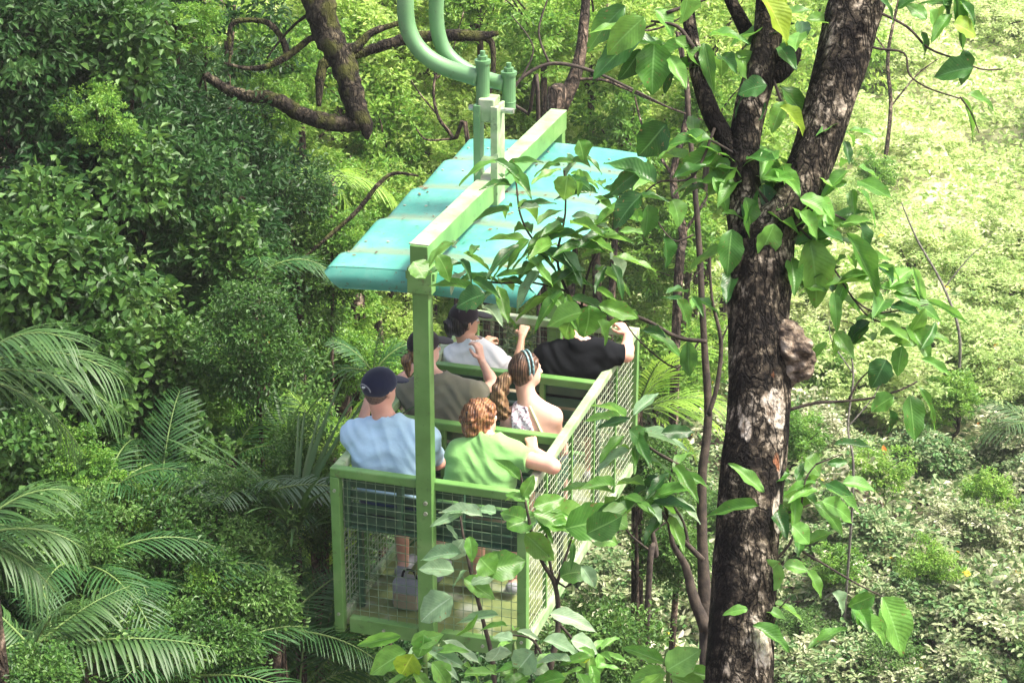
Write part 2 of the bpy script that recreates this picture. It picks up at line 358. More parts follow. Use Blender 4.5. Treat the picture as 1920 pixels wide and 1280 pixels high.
# leaves
M['lf_dark'] = leafmat('large_leaf_dark', [(.02,.08,.014), (.035,.125,.022), (.055,.17,.03)], .36, .35, big=True)
M['lf_mid'] = leafmat('large_leaf_green', [(.05,.17,.025), (.09,.24,.035), (.14,.31,.05)], .38, .45, big=True)
M['lf_light'] = leafmat('large_leaf_bright', [(.09,.27,.04), (.14,.34,.06), (.17,.38,.08)], .4, .45, big=True)
M['lf_yellow'] = leafmat('large_leaf_lime', [(.22,.38,.03), (.27,.42,.04), (.33,.44,.04)], .42, .5, big=True)
M['lf_pale'] = leafmat('large_leaf_underside', [(.16,.30,.15), (.22,.36,.20), (.3,.42,.27)], .5, .35, big=True)
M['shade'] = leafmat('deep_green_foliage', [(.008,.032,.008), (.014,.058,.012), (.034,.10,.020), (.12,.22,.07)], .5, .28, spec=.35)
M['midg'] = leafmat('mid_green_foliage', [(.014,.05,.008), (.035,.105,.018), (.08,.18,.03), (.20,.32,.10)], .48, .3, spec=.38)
M['fresh'] = leafmat('fresh_green_foliage', [(.04,.12,.015), (.09,.23,.03), (.18,.34,.045), (.34,.46,.13)], .5, .4)
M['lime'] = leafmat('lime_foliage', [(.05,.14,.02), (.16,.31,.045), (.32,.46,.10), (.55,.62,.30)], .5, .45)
M['palefol'] = leafmat('pale_sunlit_foliage', [(.11,.21,.05), (.28,.41,.13), (.50,.58,.28), (.74,.76,.56)], .6, .45)  # leaf tones lifted towards white, overexposed glare put into the colour
M['speck'] = leafmat('speckled_scrub_foliage', [(.03,.10,.025), (.08,.19,.05), (.28,.33,.16), (.58,.56,.42)], .5, .3)
M['frond'] = leafmat('palm_leaflet', [(.013,.06,.014), (.026,.095,.02), (.05,.135,.028)], .5, .3)
M['frond_pale'] = leafmat('pale_palm_leaflet', [(.02,.07,.015), (.045,.115,.025), (.085,.155,.04)], .5, .35)
M['frond_lime'] = leafmat('lime_palm_leaflet', [(.13,.30,.03), (.22,.40,.05), (.30,.45,.08)], .45, .45)
M['frond_grey'] = leafmat('grey_green_blade', [(.04,.10,.04), (.08,.15,.07), (.13,.21,.11)], .4, .25)
M['flower'] = surf('orange_flower', (.75,.35,.02), (.85,.55,.04), 20, .6, .1)

# ---------------------------------------------------------------- the ground
def ground_z(x, y):
    z = -12.6 + 0.22*max(0, y-44) + 0.55*max(0, -x-3.0)*(1 if y > 4 else .5) * .6
    z += .35*math.sin(x*.31+1)*math.cos(y*.23) + .2*math.sin(x*.9+y*.7)
    return min(z, 22)
gv, gf = [], []
xs = np.concatenate([np.linspace(-300,-30,16)[:-1], np.linspace(-30,40,71), np.linspace(40,300,14)[1:]])
ys = np.concatenate([np.linspace(-60,0,10)[:-1], np.linspace(0,80,81), np.linspace(80,420,22)[1:]])
for y in ys:
    for x in xs: gv.append((x, y, ground_z(x, y)))
nx = len(xs)
for j in range(len(ys)-1):
    for i in range(nx-1):
        a = j*nx+i; gf.append((a, a+1, a+nx+1, a+nx))
tag(link('ground', np_mesh('ground', gv, gf, M['soil'])), 'dark forest soil under the undergrowth', kind='structure')

def sheet(name, label, pts, wd, m, dz):
    V, F = [], []
    n = len(pts)
    for i, (x, y) in enumerate(pts):
        a = pts[max(i-1,0)]; b = pts[min(i+1,n-1)]; t = Vector((b[0]-a[0], b[1]-a[1], 0)).normalized(); s_ = Vector((t.y, -t.x, 0))
        for k in range(13):
            q = Vector((x, y, 0))+s_*wd[i]*(k/12-.5); V.append((q.x, q.y, ground_z(q.x, q.y)+dz))
    for i in range(n-1):
        for k in range(12): a = i*13+k; F.append((a, a+1, a+14, a+13))
    return tag(link(name, np_mesh(name, V, F, m)), label, kind='structure')
M['litter'] = surf('glare_pale_litter', (.16,.17,.08), (.38,.38,.22), .8, .9, .4, c3=(.55,.53,.38), bscale=9, dist=.05)  # ground tone lifted so it carries the glare on the slope
M['sand'] = surf('pale_sandy_track', (.48,.46,.40), (.66,.63,.56), 1.5, .9, .2, bscale=12)
sheet('slope', 'open slope at right, litter paled to hold the sun glare', [(5.0+.14*i, 27+i*1.0) for i in range(62)], [6+.22*i for i in range(62)], M['litter'], .06)  # pale sheet added to brighten the gaps between the bushes
# ---------------------------------------------------------------- the gondola
W, LEN, DEP, BH = 1.2, 2.74, 1.05, 1.56
GC = Vector((W/2, LEN/2, -DEP))
gon = empty('tram_gondola', G(*GC), -YAW)
tag(gon, 'green open tram gondola with turquoise corrugated roof and wire mesh sides', 'gondola')
def gpart(mb, name, m, smooth=False, bevel=.004, parent=None, gl=None):
    o = mb.build(name, m, parent or gon, GC, smooth, bevel)
    return o
P6 = .06
# tall end posts of the hanging frame, and the roof beam above them
for v, lo in ((-.045, -1.16), (LEN+.045, -1.16)):
    gpart(MB().box((W/2-.05, v-.04, lo), (W/2+.05, v+.04, BH-.14)), 'frame_post', M['paint'])
for v in (-.085,):
    for z in (-.09, -.16, 1.28):
        b = MB().tube([(W/2+.012, v-.012, z), (W/2+.012, v+.006, z)], .013, 8)
        gpart(b, 'bolt', M['bolt'], bevel=0)
for (u, v, z) in ((.0,-.032,-.12),(.0,-.032,-.98),(W,-.032,-.12),(W,-.032,-.98),(.30,-.032,-1.05),(.95,-.032,-1.05)):
    gpart(MB().tube([(u, v-.006, z), (u, v+.004, z)], .011, 6), 'bolt', M['bolt'], bevel=0)
rb = MB(); rb.box((W/2-.055, -.10, BH-.14), (W/2+.055, LEN+.10, BH-.004))
gpart(rb, 'roof_beam', M['paint'], bevel=.006)
gpart(MB().box((W/2-.057, -.09, BH-.003), (W/2+.057, LEN+.09, BH+.004)), 'beam_lit_top', M['paint_worn_lit'], bevel=.002)  # thin paler strip: light falling on the beam top, put into its colour
gpart(MB().box((W/2-.075, -.10, BH-.30), (W/2+.075, .03, BH-.143)).box((W/2-.09, -.085, BH-.22), (W/2+.09, -.07, BH-.17)), 'roof_bracket', M['paint'])
# corner posts, rails, floor
for (u, v) in ((0,0),(W,0),(0,LEN),(W,LEN)):
    gpart(MB().box((u-.03, v-.03, -DEP-.06), (u+.03, v+.03, -.032)), 'corner_post', M['paint'])
for v in (0, LEN):
    gpart(MB().box((-.03, v-.03, -.03), (W+.03, v+.03, .03)), 'top_rail', M['paint'] if v == 0 else M['paint_worn_lit'], bevel=.008)
for u in (0, W):
    gpart(MB().box((u-.028, .033, -.03), (u+.028, LEN-.033, .028)), 'side_rail', M['paint_worn_lit'], bevel=.008)
    gpart(MB().box((u-.02, .033, -DEP-.04), (u+.02, LEN-.033, -DEP+.04)), 'bottom_side_rail', M['paint_worn_lit'])
    for v in (.48, 1.06, 1.62, 2.2):
        gpart(MB().box((u-.013, v-.013, -DEP+.042), (u+.013, v+.013, -.032)), 'side_upright', M['paint'], bevel=.002)
gpart(MB().box((.07, -.028, -DEP-.05), (W/2-.075, .03, -DEP+.05)), 'bottom_channel', M['paint'])
gpart(MB().box((W/2+.075, -.028, -DEP-.05), (W-.04, .03, -DEP+.05)), 'bottom_channel', M['paint'])
gpart(MB().box((.04, LEN-.03, -DEP-.05), (W-.04, LEN+.028, -DEP+.05)), 'bottom_channel', M['paint'])
fl = MB().box((.021, .031, -DEP-.03), (W-.021, LEN-.031, -DEP-.012))
gpart(fl, 'floor', M['floor'], bevel=0)
# wire mesh: every wire is real, one joined panel a side
def wires(axis, c, a0, a1, z0, z1, sa, sz, m):
    mb = MB(); r = .0023
    def P(a, z, e=0): return (a, c+e, z) if axis == 'u' else (c+e, a, z)
    a = a0 + sa*.6
    while a < a1: mb.tube([P(a, z0), P(a, z1)], r, 4, cap=False); a += sa
    z = z1 - sz*.6
    while z > z0: mb.tube([P(a0, z, .005), P(a1, z, .005)], r, 4, cap=False); z -= sz
    o = mb.build('wire_mesh', m, gon, GC, True); tag(o, kind='stuff')
wires('u', 0.012, .03, W-.03, -DEP+.05, -.03, .062, .056, M['wire_green'])
wires('u', LEN, .03, W-.03, -DEP+.05, -.03, .062, .056, M['wire_green'])
wires('v', W, .03, LEN-.03, -DEP+.04, -.03, .052, .052, M['wire'])
wires('v', 0.0, .03, LEN-.03, -DEP+.04, -.03, .052, .052, M['wire'])
# benches facing forward
for i, v in enumerate((.045, .87, 1.78)):
    bo = gpart(MB().box((.036, v-.015, -.40), (W-.036, v+.44, -.386)), 'bench', M['paint_dark'])
    for u in (.055, .40, .80, W-.055): gpart(MB().box((u-.018, v-.02, -.385), (u+.018, v+.02, -.048)), 'back_upright', M['paint'] if i else M['paint_dark'], parent=bo)
    for u in (.06, W-.06): gpart(MB().box((u-.018, v+.16, -DEP), (u+.018, v+.20, -.402)), 'bench_leg', M['paint_dark'], parent=bo)
    if i:
        gpart(MB().box((.032, v-.035, -.045), (W-.032, v+.03, .012)), 'bench_rail', M['paint'], bevel=.008, parent=bo)
    for k in range(4):
        z = -.10 - k*.085
        gpart(MB().box((.035, v+.021, z-.03), (W-.035, v+.036, z+.03)), 'back_slat', M['paint_dark'], parent=bo)
    for k in range(5):
        vv = v+.06 + k*.083
        gpart(MB().box((.035, vv, -.385), (W-.035, vv+.07, -.365)), 'seat_slat', M['paint_dark'], parent=bo)
# corrugated canopy
nu, nv = 49, 150
U0, U1, V0, V1 = -.035, 1.275, .005, LEN-.06
cv, cvar = [], []
per = (V1-V0)/4.15
def prof(v):
    t = ((v-V0)/per + .06) % 1.0
    # rises slowly then falls quickly, rounded
    return .019*(math.sin(2*math.pi*t - .6*math.sin(2*math.pi*t))), t
for side in (0, 1):
    for j in range(nv):
        for i in range(nu):
            a = i/(nu-1); v = V0 + (V1-V0)*j/(nv-1); u = U0 + (U1-U0)*a
            h, t = prof(v)
            z = 1.325 + h + .03*(1-(2*a-1)**2)
            e = max(0, abs(2*a-1)-.93)/.07; z -= .035*e*e
            cv.append((u, v, z - side*.004)); cvar.append(max(0, math.sin(2*math.pi*(t-.30))) )
cf = []
def quad(a, b, c, d): cf.append((a, b, c, d))
for s_ in (0, 1):
    o_ = s_*nu*nv
    for j in range(nv-1):
        for i in range(nu-1):
            q = (o_+j*nu+i, o_+j*nu+i+1, o_+(j+1)*nu+i+1, o_+(j+1)*nu+i)
            cf.append(q if s_ == 0 else q[::-1])
for i in range(nu-1):
    quad(i+1, i, nu*nv+i, nu*nv+i+1)
    a = (nv-1)*nu+i; quad(a, a+1, nu*nv+a+1, nu*nv+a)
for j in range(nv-1):
    a = j*nu; quad(a, a+nu, nu*nv+a+nu, nu*nv+a)
    a = j*nu+nu-1; quad(a+nu, a, nu*nv+a, nu*nv+a+nu)
me = np_mesh('canopy', np.array(cv)-np.array(GC), cf, M['canopy'], var=cvar)
link('canopy', me, gon)
# end skirts, curling down and in
for (v, sg) in ((V0+.003, -1), (V1-.003, 1)):
    sv, sf = [], []
    ks = 10
    for th in (0, .005):
        for k in range(ks+1):
            t = k/ks
            dz = -.135*t; dv = sg*(.035*math.sin(t*math.pi*.9)) ; ins = .10*t**1.3
            for i in range(33):
                a = i/32; u = U0+.004+ins + (U1-U0-.008-2*ins)*a
                aa = (u-U0)/(U1-U0); z = 1.325 + prof(v)[0] + .03*(1-(2*aa-1)**2) - .035*(max(0, abs(2*aa-1)-.93)/.07)**2
                sv.append((u, v + dv - sg*th, z-.0005 + dz))
    n1 = 33*(ks+1)
    for th in (0, 1):
        for k in range(ks):
            for i in range(32):
                a = th*n1 + k*33+i; q = (a, a+1, a+34, a+33)
                sf.append(q if th else q[::-1])
    for i in range(32):
        a = ks*33+i; sf.append((a, a+1, n1+a+1, n1+a))
    link('canopy_skirt', np_mesh('canopy_skirt', np.array(sv)-np.array(GC), sf, M['canopy'], var=np.zeros(len(sv))), gon)
for v in (.5, 1.2, 1.95, 2.5):
    gpart(MB().box((U0+.05, v-.015, 1.235), (U1-.05, v+.015, 1.265)), 'roof_batten', M['paint'])
rv = MB()
for v in (.5, 1.2, 1.95, 2.5):
    for k in range(9):
        u = U0+.08+(U1-U0-.16)*k/8; a = (u-U0)/(U1-U0)
        z = 1.325 + prof(v)[0] + .03*(1-(2*a-1)**2); rv.tube([(u, v, z-.004), (u, v, z+.006)], .010, 8)
tag(gpart(rv, 'rivets', M['bolt'], bevel=0), kind='stuff')
fv, ff, fa = [], [], []
_r = random.Random(8)
for k in range(70):
    u = _r.uniform(U0+.04, U1-.04); v = V0 + per*(int(_r.uniform(0, 4))+_r.gauss(.30, .16))
    if not V0+.03 < v < V1-.03: continue
    a = (u-U0)/(U1-U0); z = 1.325 + prof(v)[0] + .03*(1-(2*a-1)**2) + .006
    t = _r.uniform(0, 6.28); L_ = _r.uniform(.008, .032); q = Vector((math.cos(t), math.sin(t), 0)); q2 = Vector((-q.y, q.x, 0)); c = Vector((u, v, z)); n0 = len(fv)
    for p_ in (c-q*L_, c+q2*L_*.4+Vector((0,0,.006)), c+q*L_+Vector((0,0,.004)), c-q2*L_*.4): fv.append(tuple(G(*p_)))
    ff += [(n0, n0+1, n0+2), (n0, n0+2, n0+3)]; fa += [_r.random()]*4
M['dead'] = leafmat('dead_leaf', [(.05,.035,.018), (.10,.075,.035), (.17,.14,.07), (.13,.15,.06)], .7, .1)
tag(link('leaf_litter', np_mesh('leaf_litter', fv, ff, M['dead'], False, fa)), 'dry leaf litter lying in the troughs of the turquoise roof', 'litter', kind='stuff')
# hanger: two plates on the beam, a box, pins and bent pipes
vm = 1.24
for sgn in (-1, 1):
    u = W/2 + sgn*.068
    gpart(MB().box((u-.011, vm-.075, BH-.16), (u+.011, vm+.075, 2.04)).box((u-.011 if sgn<0 else u-.035, vm-.083, BH-.16), (u+.035 if sgn<0 else u+.011, vm-.072, 2.04)),
          'hanger_plate', M['pipe'] if sgn < 0 else M['paint_worn_lit'])
gpart(MB().box((W/2-.05, vm-.07, 1.93), (W/2+.052, vm+.07, 2.08)), 'hanger_box', M['paint_worn_lit'], bevel=.008)
gpart(MB().tube([(W/2-.13, vm, 2.0), (W/2+.16, vm, 2.0)], .018, 10), 'cross_bolt', M['bolt'], bevel=0)
pins = []
for (px, py0, py1, v) in ((905, 118, 226, vm), (954, 140, 205, vm+.14)):
    a, b = inv(px, py0, v), inv(px, py1, v)
    b.x = a.x
    pins.append((a, b))
    p_ = MB().tube([a, b], [.043, .043], 20)
    p_.tube([b+Vector((0,0,.055)), b+Vector((0,0,.048))], .046, 20)
    po = gpart(p_, 'pivot_sleeve', M['pipe'], smooth=False, bevel=.003)
    gpart(MB().tube([a+Vector((0,0,-.002)), a+Vector((0,0,.02))], .05, 20).tube([a+Vector((0,0,.02)), a+Vector((0,0,.045))], .032, 6).tube([a+Vector((0,0,.045)), a+Vector((0,0,.075))], .016, 10), 'pin_nut', M['pipe'], bevel=0, parent=po)
for (pts, v, rr) in (([(896,146),(868,138),(838,128),(808,112),(784,90),(768,62),(761,30),(760,-10),(760,-60)], vm, .053),
                 ([(945,157),(912,148),(882,136),(850,114),(832,92),(822,64),(818,30),(819,-10),(820,-60)], vm+.14, .047)):
    q = [inv(x, y, v) for x, y in pts]
    top = q[-1]; q.append(Vector((top.x, v, 3.6))); q.append(Vector((top.x+.1, v, 4.5))); q.append(Vector((W/2, v, 5.05)))
    gpart(MB().tube(q, rr, 20, smoothpath=5), 'hanger_pipe', M['pipe'], smooth=True, bevel=0)
gpart(MB().box((W/2-.10, vm-.25, 5.0), (W/2+.10, vm+.4, 5.16)), 'cable_grip', M['paint_dark'], bevel=.02)
tag(MB().tube([G(W/2, -14, 5.5), G(W/2, vm, 5.2), G(W/2, 60, 6.5)], .02, 8).build('haul_cable', M['bolt'], smooth=True), 'steel haul cable above the gondola', 'cable')

# a small grey bag on the floor behind the mesh
ba = empty('bag', G(.34, .34, -DEP-.012), -YAW)
tag(ba, 'small grey and tan bag on the gondola floor behind the left mesh', 'bag')
mb = MB(); mb.box((-.10,-.07,.0),(.10,.07,.20)); mb.build('body', M['grey'], ba, bevel=.03)
mb = MB(); mb.box((-.08,-.095,.02),(.08,-.068,.12)); mb.build('pocket', M['khaki'], ba, bevel=.012)
mb = MB(); mb.tube([(-.05,0,.19),(-.03,0,.25),(.03,0,.25),(.05,0,.19)], .008, 8, smoothpath=3); mb.build('handle', M['black'], ba, smooth=True)

# ---------------------------------------------------------------- people: smooth unions of tapered limbs, meshed as one surface
class Field:
    def __init__(s, h=.007): s.pr = []; s.h = h
    def cap(s, a, b, ra, rb=None, k=.02, flat=None):
        s.pr.append(('c', np.array(a, float), np.array(b, float), ra, ra if rb is None else rb, k, flat)); return s
    def ell(s, c, axes, r, k=.02):
        s.pr.append(('e', np.array(c, float), np.array([list(a) for a in axes], float), np.array(r, float), None, k, None)); return s
    def build(s, cuts=(), disp=None):
        h = s.h; lo = np.full(3, 1e9); hi = -lo
        bb = []
        for q in s.pr:
            if q[0] == 'c':
                m = max(q[3], q[4]); l = np.minimum(q[1], q[2])-m; u = np.maximum(q[1], q[2])+m
            else:
                m = q[3].max(); l = q[1]-m; u = q[1]+m
            pad = max(q[5], .02)+h*2; l = l-pad; u = u+pad; bb.append((l, u)); lo = np.minimum(lo, l); hi = np.maximum(hi, u)
        lo -= h*2; hi += h*2
        n = np.ceil((hi-lo)/h).astype(int)+1
        ax = [lo[i]+h*np.arange(n[i]) for i in range(3)]
        fld = np.full(n, .2, np.float32)
        for q, (l, u) in zip(s.pr, bb):
            i0 = np.maximum(((l-lo)/h).astype(int), 0); i1 = np.minimum(np.ceil((u-lo)/h).astype(int)+1, n)
            X, Y, Z = [ax[i][i0[i]:i1[i]] for i in range(3)]
            X = X[:,None,None]; Y = Y[None,:,None]; Z = Z[None,None,:]
            if q[0] == 'c':
                a, b = q[1], q[2]; ba_ = b-a; L2 = max(ba_@ba_, 1e-9)
                px, py, pz = X-a[0], Y-a[1], Z-a[2]
                t = np.clip((px*ba_[0]+py*ba_[1]+pz*ba_[2])/L2, 0, 1)
                dx, dy, dz = px-t*ba_[0], py-t*ba_[1], pz-t*ba_[2]
                d2 = dx*dx+dy*dy+dz*dz
                if q[6] is not None:
                    nrm, fac = q[6]; dn = dx*nrm[0]+dy*nrm[1]+dz*nrm[2]
                    d2 = d2 + dn*dn*(fac*fac-1)
                d = np.sqrt(d2) - (q[3]+(q[4]-q[3])*t)
            else:
                c, A, r = q[1], q[2], q[3]
                px, py, pz = X-c[0], Y-c[1], Z-c[2]
                k0 = 0; k1 = 0
                for i in range(3):
                    e = (px*A[i][0]+py*A[i][1]+pz*A[i][2])
                    k0 = k0+(e/r[i])**2; k1 = k1+(e/r[i]**2)**2
                k0 = np.sqrt(k0); k1 = np.sqrt(k1)+1e-9
                d = k0*(k0-1)/k1
            sl_ = tuple(slice(i0[i], i1[i]) for i in range(3))
            f = fld[sl_]; k = q[5]
            hh = np.maximum(k-np.abs(f-d), 0)/k
            fld[sl_] = np.minimum(f, d) - hh*hh*k*.25
        X = ax[0][:,None,None]; Y = ax[1][None,:,None]; Z = ax[2][None,None,:]
        if disp: fld = fld + disp(X, Y, Z).astype(np.float32)
        for c in cuts: fld = np.maximum(fld, c(X, Y, Z)).astype(np.float32)
        return nets(fld, lo, h)
def nets(f, lo, h):
    s = f < 0
    nx, ny, nz = f.shape
    cs = np.zeros((nx-1, ny-1, nz-1), np.int8)
    for a in (0,1):
        for b in (0,1):
            for c in (0,1): cs += s[a:nx-1+a, b:ny-1+b, c:nz-1+c]
    act = (cs > 0) & (cs < 8)
    idx = np.full(act.shape, -1, np.int64); I = np.argwhere(act); idx[act] = np.arange(len(I))
    acc = np.zeros((len(I), 3)); cnt = np.zeros(len(I))
    corners = [(a,b,c) for a in (0,1) for b in (0,1) for c in (0,1)]
    for i, A in enumerate(corners):
        for B in corners[i+1:]:
            if sum(abs(A[k]-B[k]) for k in range(3)) != 1: continue
            fa = f[I[:,0]+A[0], I[:,1]+A[1], I[:,2]+A[2]]; fb = f[I[:,0]+B[0], I[:,1]+B[1], I[:,2]+B[2]]
            m = (fa < 0) != (fb < 0)
            t = np.where(m, fa/(np.where(m, fa-fb, 1)), 0)
            p = np.array(A)+t[:,None]*(np.array(B)-np.array(A))
            acc += p*m[:,None]; cnt += m
    V = (I + acc/np.maximum(cnt,1)[:,None])*h + lo
    Q = []
    for ax_ in range(3):
        o = [k for k in range(3) if k != ax_]
        sh = [slice(None)]*3; a = [slice(1,-1)]*3
        s0 = [slice(1,-1)]*3; s1 = [slice(1,-1)]*3
        s0[ax_] = slice(0,-1); s1[ax_] = slice(1,None)
        A_, B_ = s[tuple(s0)], s[tuple(s1)]
        e = np.argwhere(A_ != B_)
        if not len(e): continue
        first = A_[tuple(e.T)]
        base = e.copy(); base[:, o[0]] += 1; base[:, o[1]] += 1
        def cell(d0, d1):
            c = base.copy(); c[:, o[0]] += d0; c[:, o[1]] += d1
            return idx[c[:,0], c[:,1], c[:,2]]
        q = np.stack([cell(-1,-1), cell(0,-1), cell(0,0), cell(-1,0)], 1)
        fl_ = first if ax_ != 1 else ~first
        q[~fl_] = q[~fl_][:, ::-1]
        Q.append(q)
    Q = np.concatenate(Q); Q = Q[(Q >= 0).all(1)]
    return V, Q

def vec(x): return np.array(x, float)
def unit(v): v = vec(v); return v/np.linalg.norm(v)
def hand(F, wr, d, pn, curl=.8, side=1, k=.006, grow=0):
    "a palm and five bent fingers from the wrist, d = direction, pn = palm normal"
    d = unit(d); pn = unit(vec(pn) - d*np.dot(pn, d)); ac = np.cross(d, pn)*side      # ac points to the thumb side
    for o in (-.026, -.009, .009, .025):
        F.cap(wr+ac*o*.55, wr+d*.085+ac*o, .015, .0125, .012)
    def rot(v, a): return v*math.cos(a) + np.cross(ac, v)*math.sin(a)*(-side)
    for o, L, a0 in ((.027,.070,0),(.009,.078,.05),(-.010,.072,.1),(-.028,.056,.18)):
        p = wr+d*.088+ac*o
        dd = d*math.cos(curl*.6+a0)+pn*math.sin(curl*.6+a0)
        q = p+dd*L*.42; F.cap(p, q, .0098, .0088, k)
        dd = d*math.cos(curl*1.5+a0)+pn*math.sin(curl*1.5+a0)
        r = q+dd*L*.32; F.cap(q, r, .0088, .0080, k)
        dd = d*math.cos(curl*2.2+a0)+pn*math.sin(curl*2.2+a0)
        F.cap(r, r+dd*L*.26, .0080, .0066, k)
    t0 = wr+d*.025+ac*.022; t1 = t0+(d*.6+ac*.75+pn*.3)*.036; F.cap(t0, t1, .014, .0115, .01)
    t2 = t1+unit(d*.9+ac*.15+pn*.5)*.032; F.cap(t1, t2, .0110, .0092, k); F.cap(t2, t2+unit(d+pn*.5-ac*.1)*.022, .0092, .0075, k)

def person(label, hip, shL, shR, headc, face, arms, shirt, trousers, skin, hair=None, cap=None, sleeve=.5, hs=1.0,
           girth=1.0, legs=True, tank=False, group='passengers riding in the gondola'):
    hip, shL, shR, headc = vec(hip), vec(shL), vec(shR), vec(headc)
    root = empty('person', G(*hip), -YAW); tag(root, label, 'person', group)
    O_ = hip
    nb = (shL+shR)/2
    r_ = unit(shR-shL); up_t = unit(nb-hip); fw = unit(np.cross(up_t, r_)); 
    if fw[1] < 0: fw = -fw
    Fd = unit(face); Ud = unit(vec((0,0,1)) - Fd*Fd[2]); Rd = np.cross(Fd, Ud)
    B = Field(); g = girth
    waist = hip + (nb-hip)*.42; chest = hip+(nb-hip)*.74
    sw = np.linalg.norm(shR-shL)/2
    tor = [(hip+vec((0,0,.05))-r_*.085, hip+vec((0,0,.05))+r_*.085, .125*g, .05), (waist-r_*.06*g, waist+r_*.06*g, .108*g, .07),
           (chest-r_*(sw*.52), chest+r_*(sw*.52), .112*g, .07), (nb-r_*sw*.72-up_t*.035, nb+r_*sw*.72-up_t*.035, .068, .06)]
    nk0 = nb + fw*.004; nk1 = headc - Ud*.075 - Fd*.02
    def torso(F, gr):
        for a, b, r, k in tor: F.cap(a, b, r+gr, r+gr, k, flat=(fw, 1.12))
        for s_ in (shL, shR): F.cap(nk0+up_t*.095, s_+up_t*.010, .038+gr, .050+gr, .075); F.cap(nk0+up_t*.02, s_, .05+gr, .05+gr, .05)
    torso(B, 0)
    NB_ = (nk0-up_t*.05, nk0+up_t*.07)
    B.cap(nk0-up_t*.03, nk1, .066*hs, .058*hs, .035)
    # head
    B.ell(headc+Ud*.028*hs-Fd*.012, (Rd, Fd, Ud), (.074*hs, .094*hs, .088*hs), .02)
    B.ell(headc-Ud*.045*hs+Fd*.022, (Rd, Fd, Ud), (.056*hs, .068*hs, .062*hs), .03)
    B.cap(headc-Ud*.088*hs+Fd*.062, headc-Ud*.085*hs+Fd*.068, .02, .02, .03)
    B.cap(headc+Fd*.080+Ud*.005, headc+Fd*.100-Ud*.028, .010, .014, .012)
    B.cap(headc+Fd*.080-Ud*.055-Rd*.014, headc+Fd*.080-Ud*.055+Rd*.014, .011, .011, .008)
    B.cap(headc+Fd*.076+Ud*.024-Rd*.03, headc+Fd*.076+Ud*.024+Rd*.03, .012, .012, .015)
    for s_ in (-1, 1):
        B.ell(headc+Rd*s_*.077*hs-Fd*.004-Ud*.012, (unit(Rd*s_-Fd*.45), unit(Fd+Rd*s_*.45), Ud), (.008, .017, .030), .008)
    T = Field(); sh_r = []
    for side, sj in (('L', shL), ('R', shR)):
        a = arms[side]; el, wr = vec(a[0]), vec(a[1]); ar = a[4] if len(a) > 4 else 1.0
        B.cap(sj, el, .052*ar, .040*ar, .03); B.cap(el, el+(wr-el)*.35, .041*ar, .041*ar, .02); B.cap(el+(wr-el)*.3, wr, .041*ar, .026*ar, .02)
        hand(B, wr+unit(vec(a[2]))*.005, a[2], a[3], side=1 if side == 'R' else -1)
        sh_r.append((sj, el, ar))
    if legs:
        for s_, o in ((-1, .10), (1, .10)):
            hj = hip + r_*s_*.095 + vec((0,0,.03)); kn = vec((hip[0]+s_*.13, hip[1]+.40, -.46)); an = vec((hip[0]+s_*.12, hip[1]+.42, -.94)); toe = an+vec((0,.14,-.06))
            T.cap(hj, kn, .092*g, .066, .05); T.cap(kn, kn+(an-kn)*.2, .066, .062, .03)
            B.cap(hj, kn, .078*g, .055, .04); B.cap(kn, kn+(an-kn)*.35, .054, .056, .02); B.cap(kn+(an-kn)*.35, an, .056, .036, .02)
            B.cap(an+vec((0,-.03,-.03)), toe, .034, .026, .02)
            Fs = Field(.008); Fs.cap(an+vec((0,-.045,-.045)), toe+vec((0,.03,-.004)), .045, .036, .02, flat=(vec((0,0,1)), 1.1))
            v_, f_ = Fs.build(cuts=[lambda X,Y,Z: -(Z+DEP+.008)+0*X+0*Y])
            link('shoe', np_mesh('shoe', v_-O_, f_, M['grey']), root)
        T.cap(hip-r_*.085+vec((0,0,.02)), hip+r_*.085+vec((0,0,.02)), .130*g, .130*g, .05)
        v_, f_ = T.build(); link('trousers', np_mesh('trousers', v_-O_, f_, trousers), root)
    v_, f_ = B.build(); link('body', np_mesh('body', v_-O_, f_, skin), root)
    # shirt
    Sf = Field(.007); torso(Sf, .018)
    if not tank: Sf.cap(NB_[0], NB_[1], .074*hs+.008, .070*hs+.004, .04)
    if sleeve > 0:
        for sj, el, ar in sh_r:
            e2 = sj+(el-sj)*sleeve; Sf.cap(sj+up_t*.0, e2, .066*ar, .064*ar, .045)
    sd_ = R.uniform(0, 9)
    def wr_(X, Y, Z):
        a = np.abs(np.sin(17*Z+8*X+2.8*np.sin(9*X+sd_)+sd_)); b = np.abs(np.sin(14*X-20*Z+3*np.sin(7*Z+sd_)+Y*9)); c = np.abs(np.sin(33*Z+19*X+2*np.sin(15*X)+11*Y+sd_))
        e = np.sin(9*X+6*Z+sd_)*.5+.5
        return .0075*a*e + .006*b*(1-e) + .0035*c**1.5 + .002*np.sin(70*Z+25*X+4*np.sin(14*X)) - .008
    nkp = nk0+up_t*-.045; nd = unit(up_t+fw*.25); cuts = []
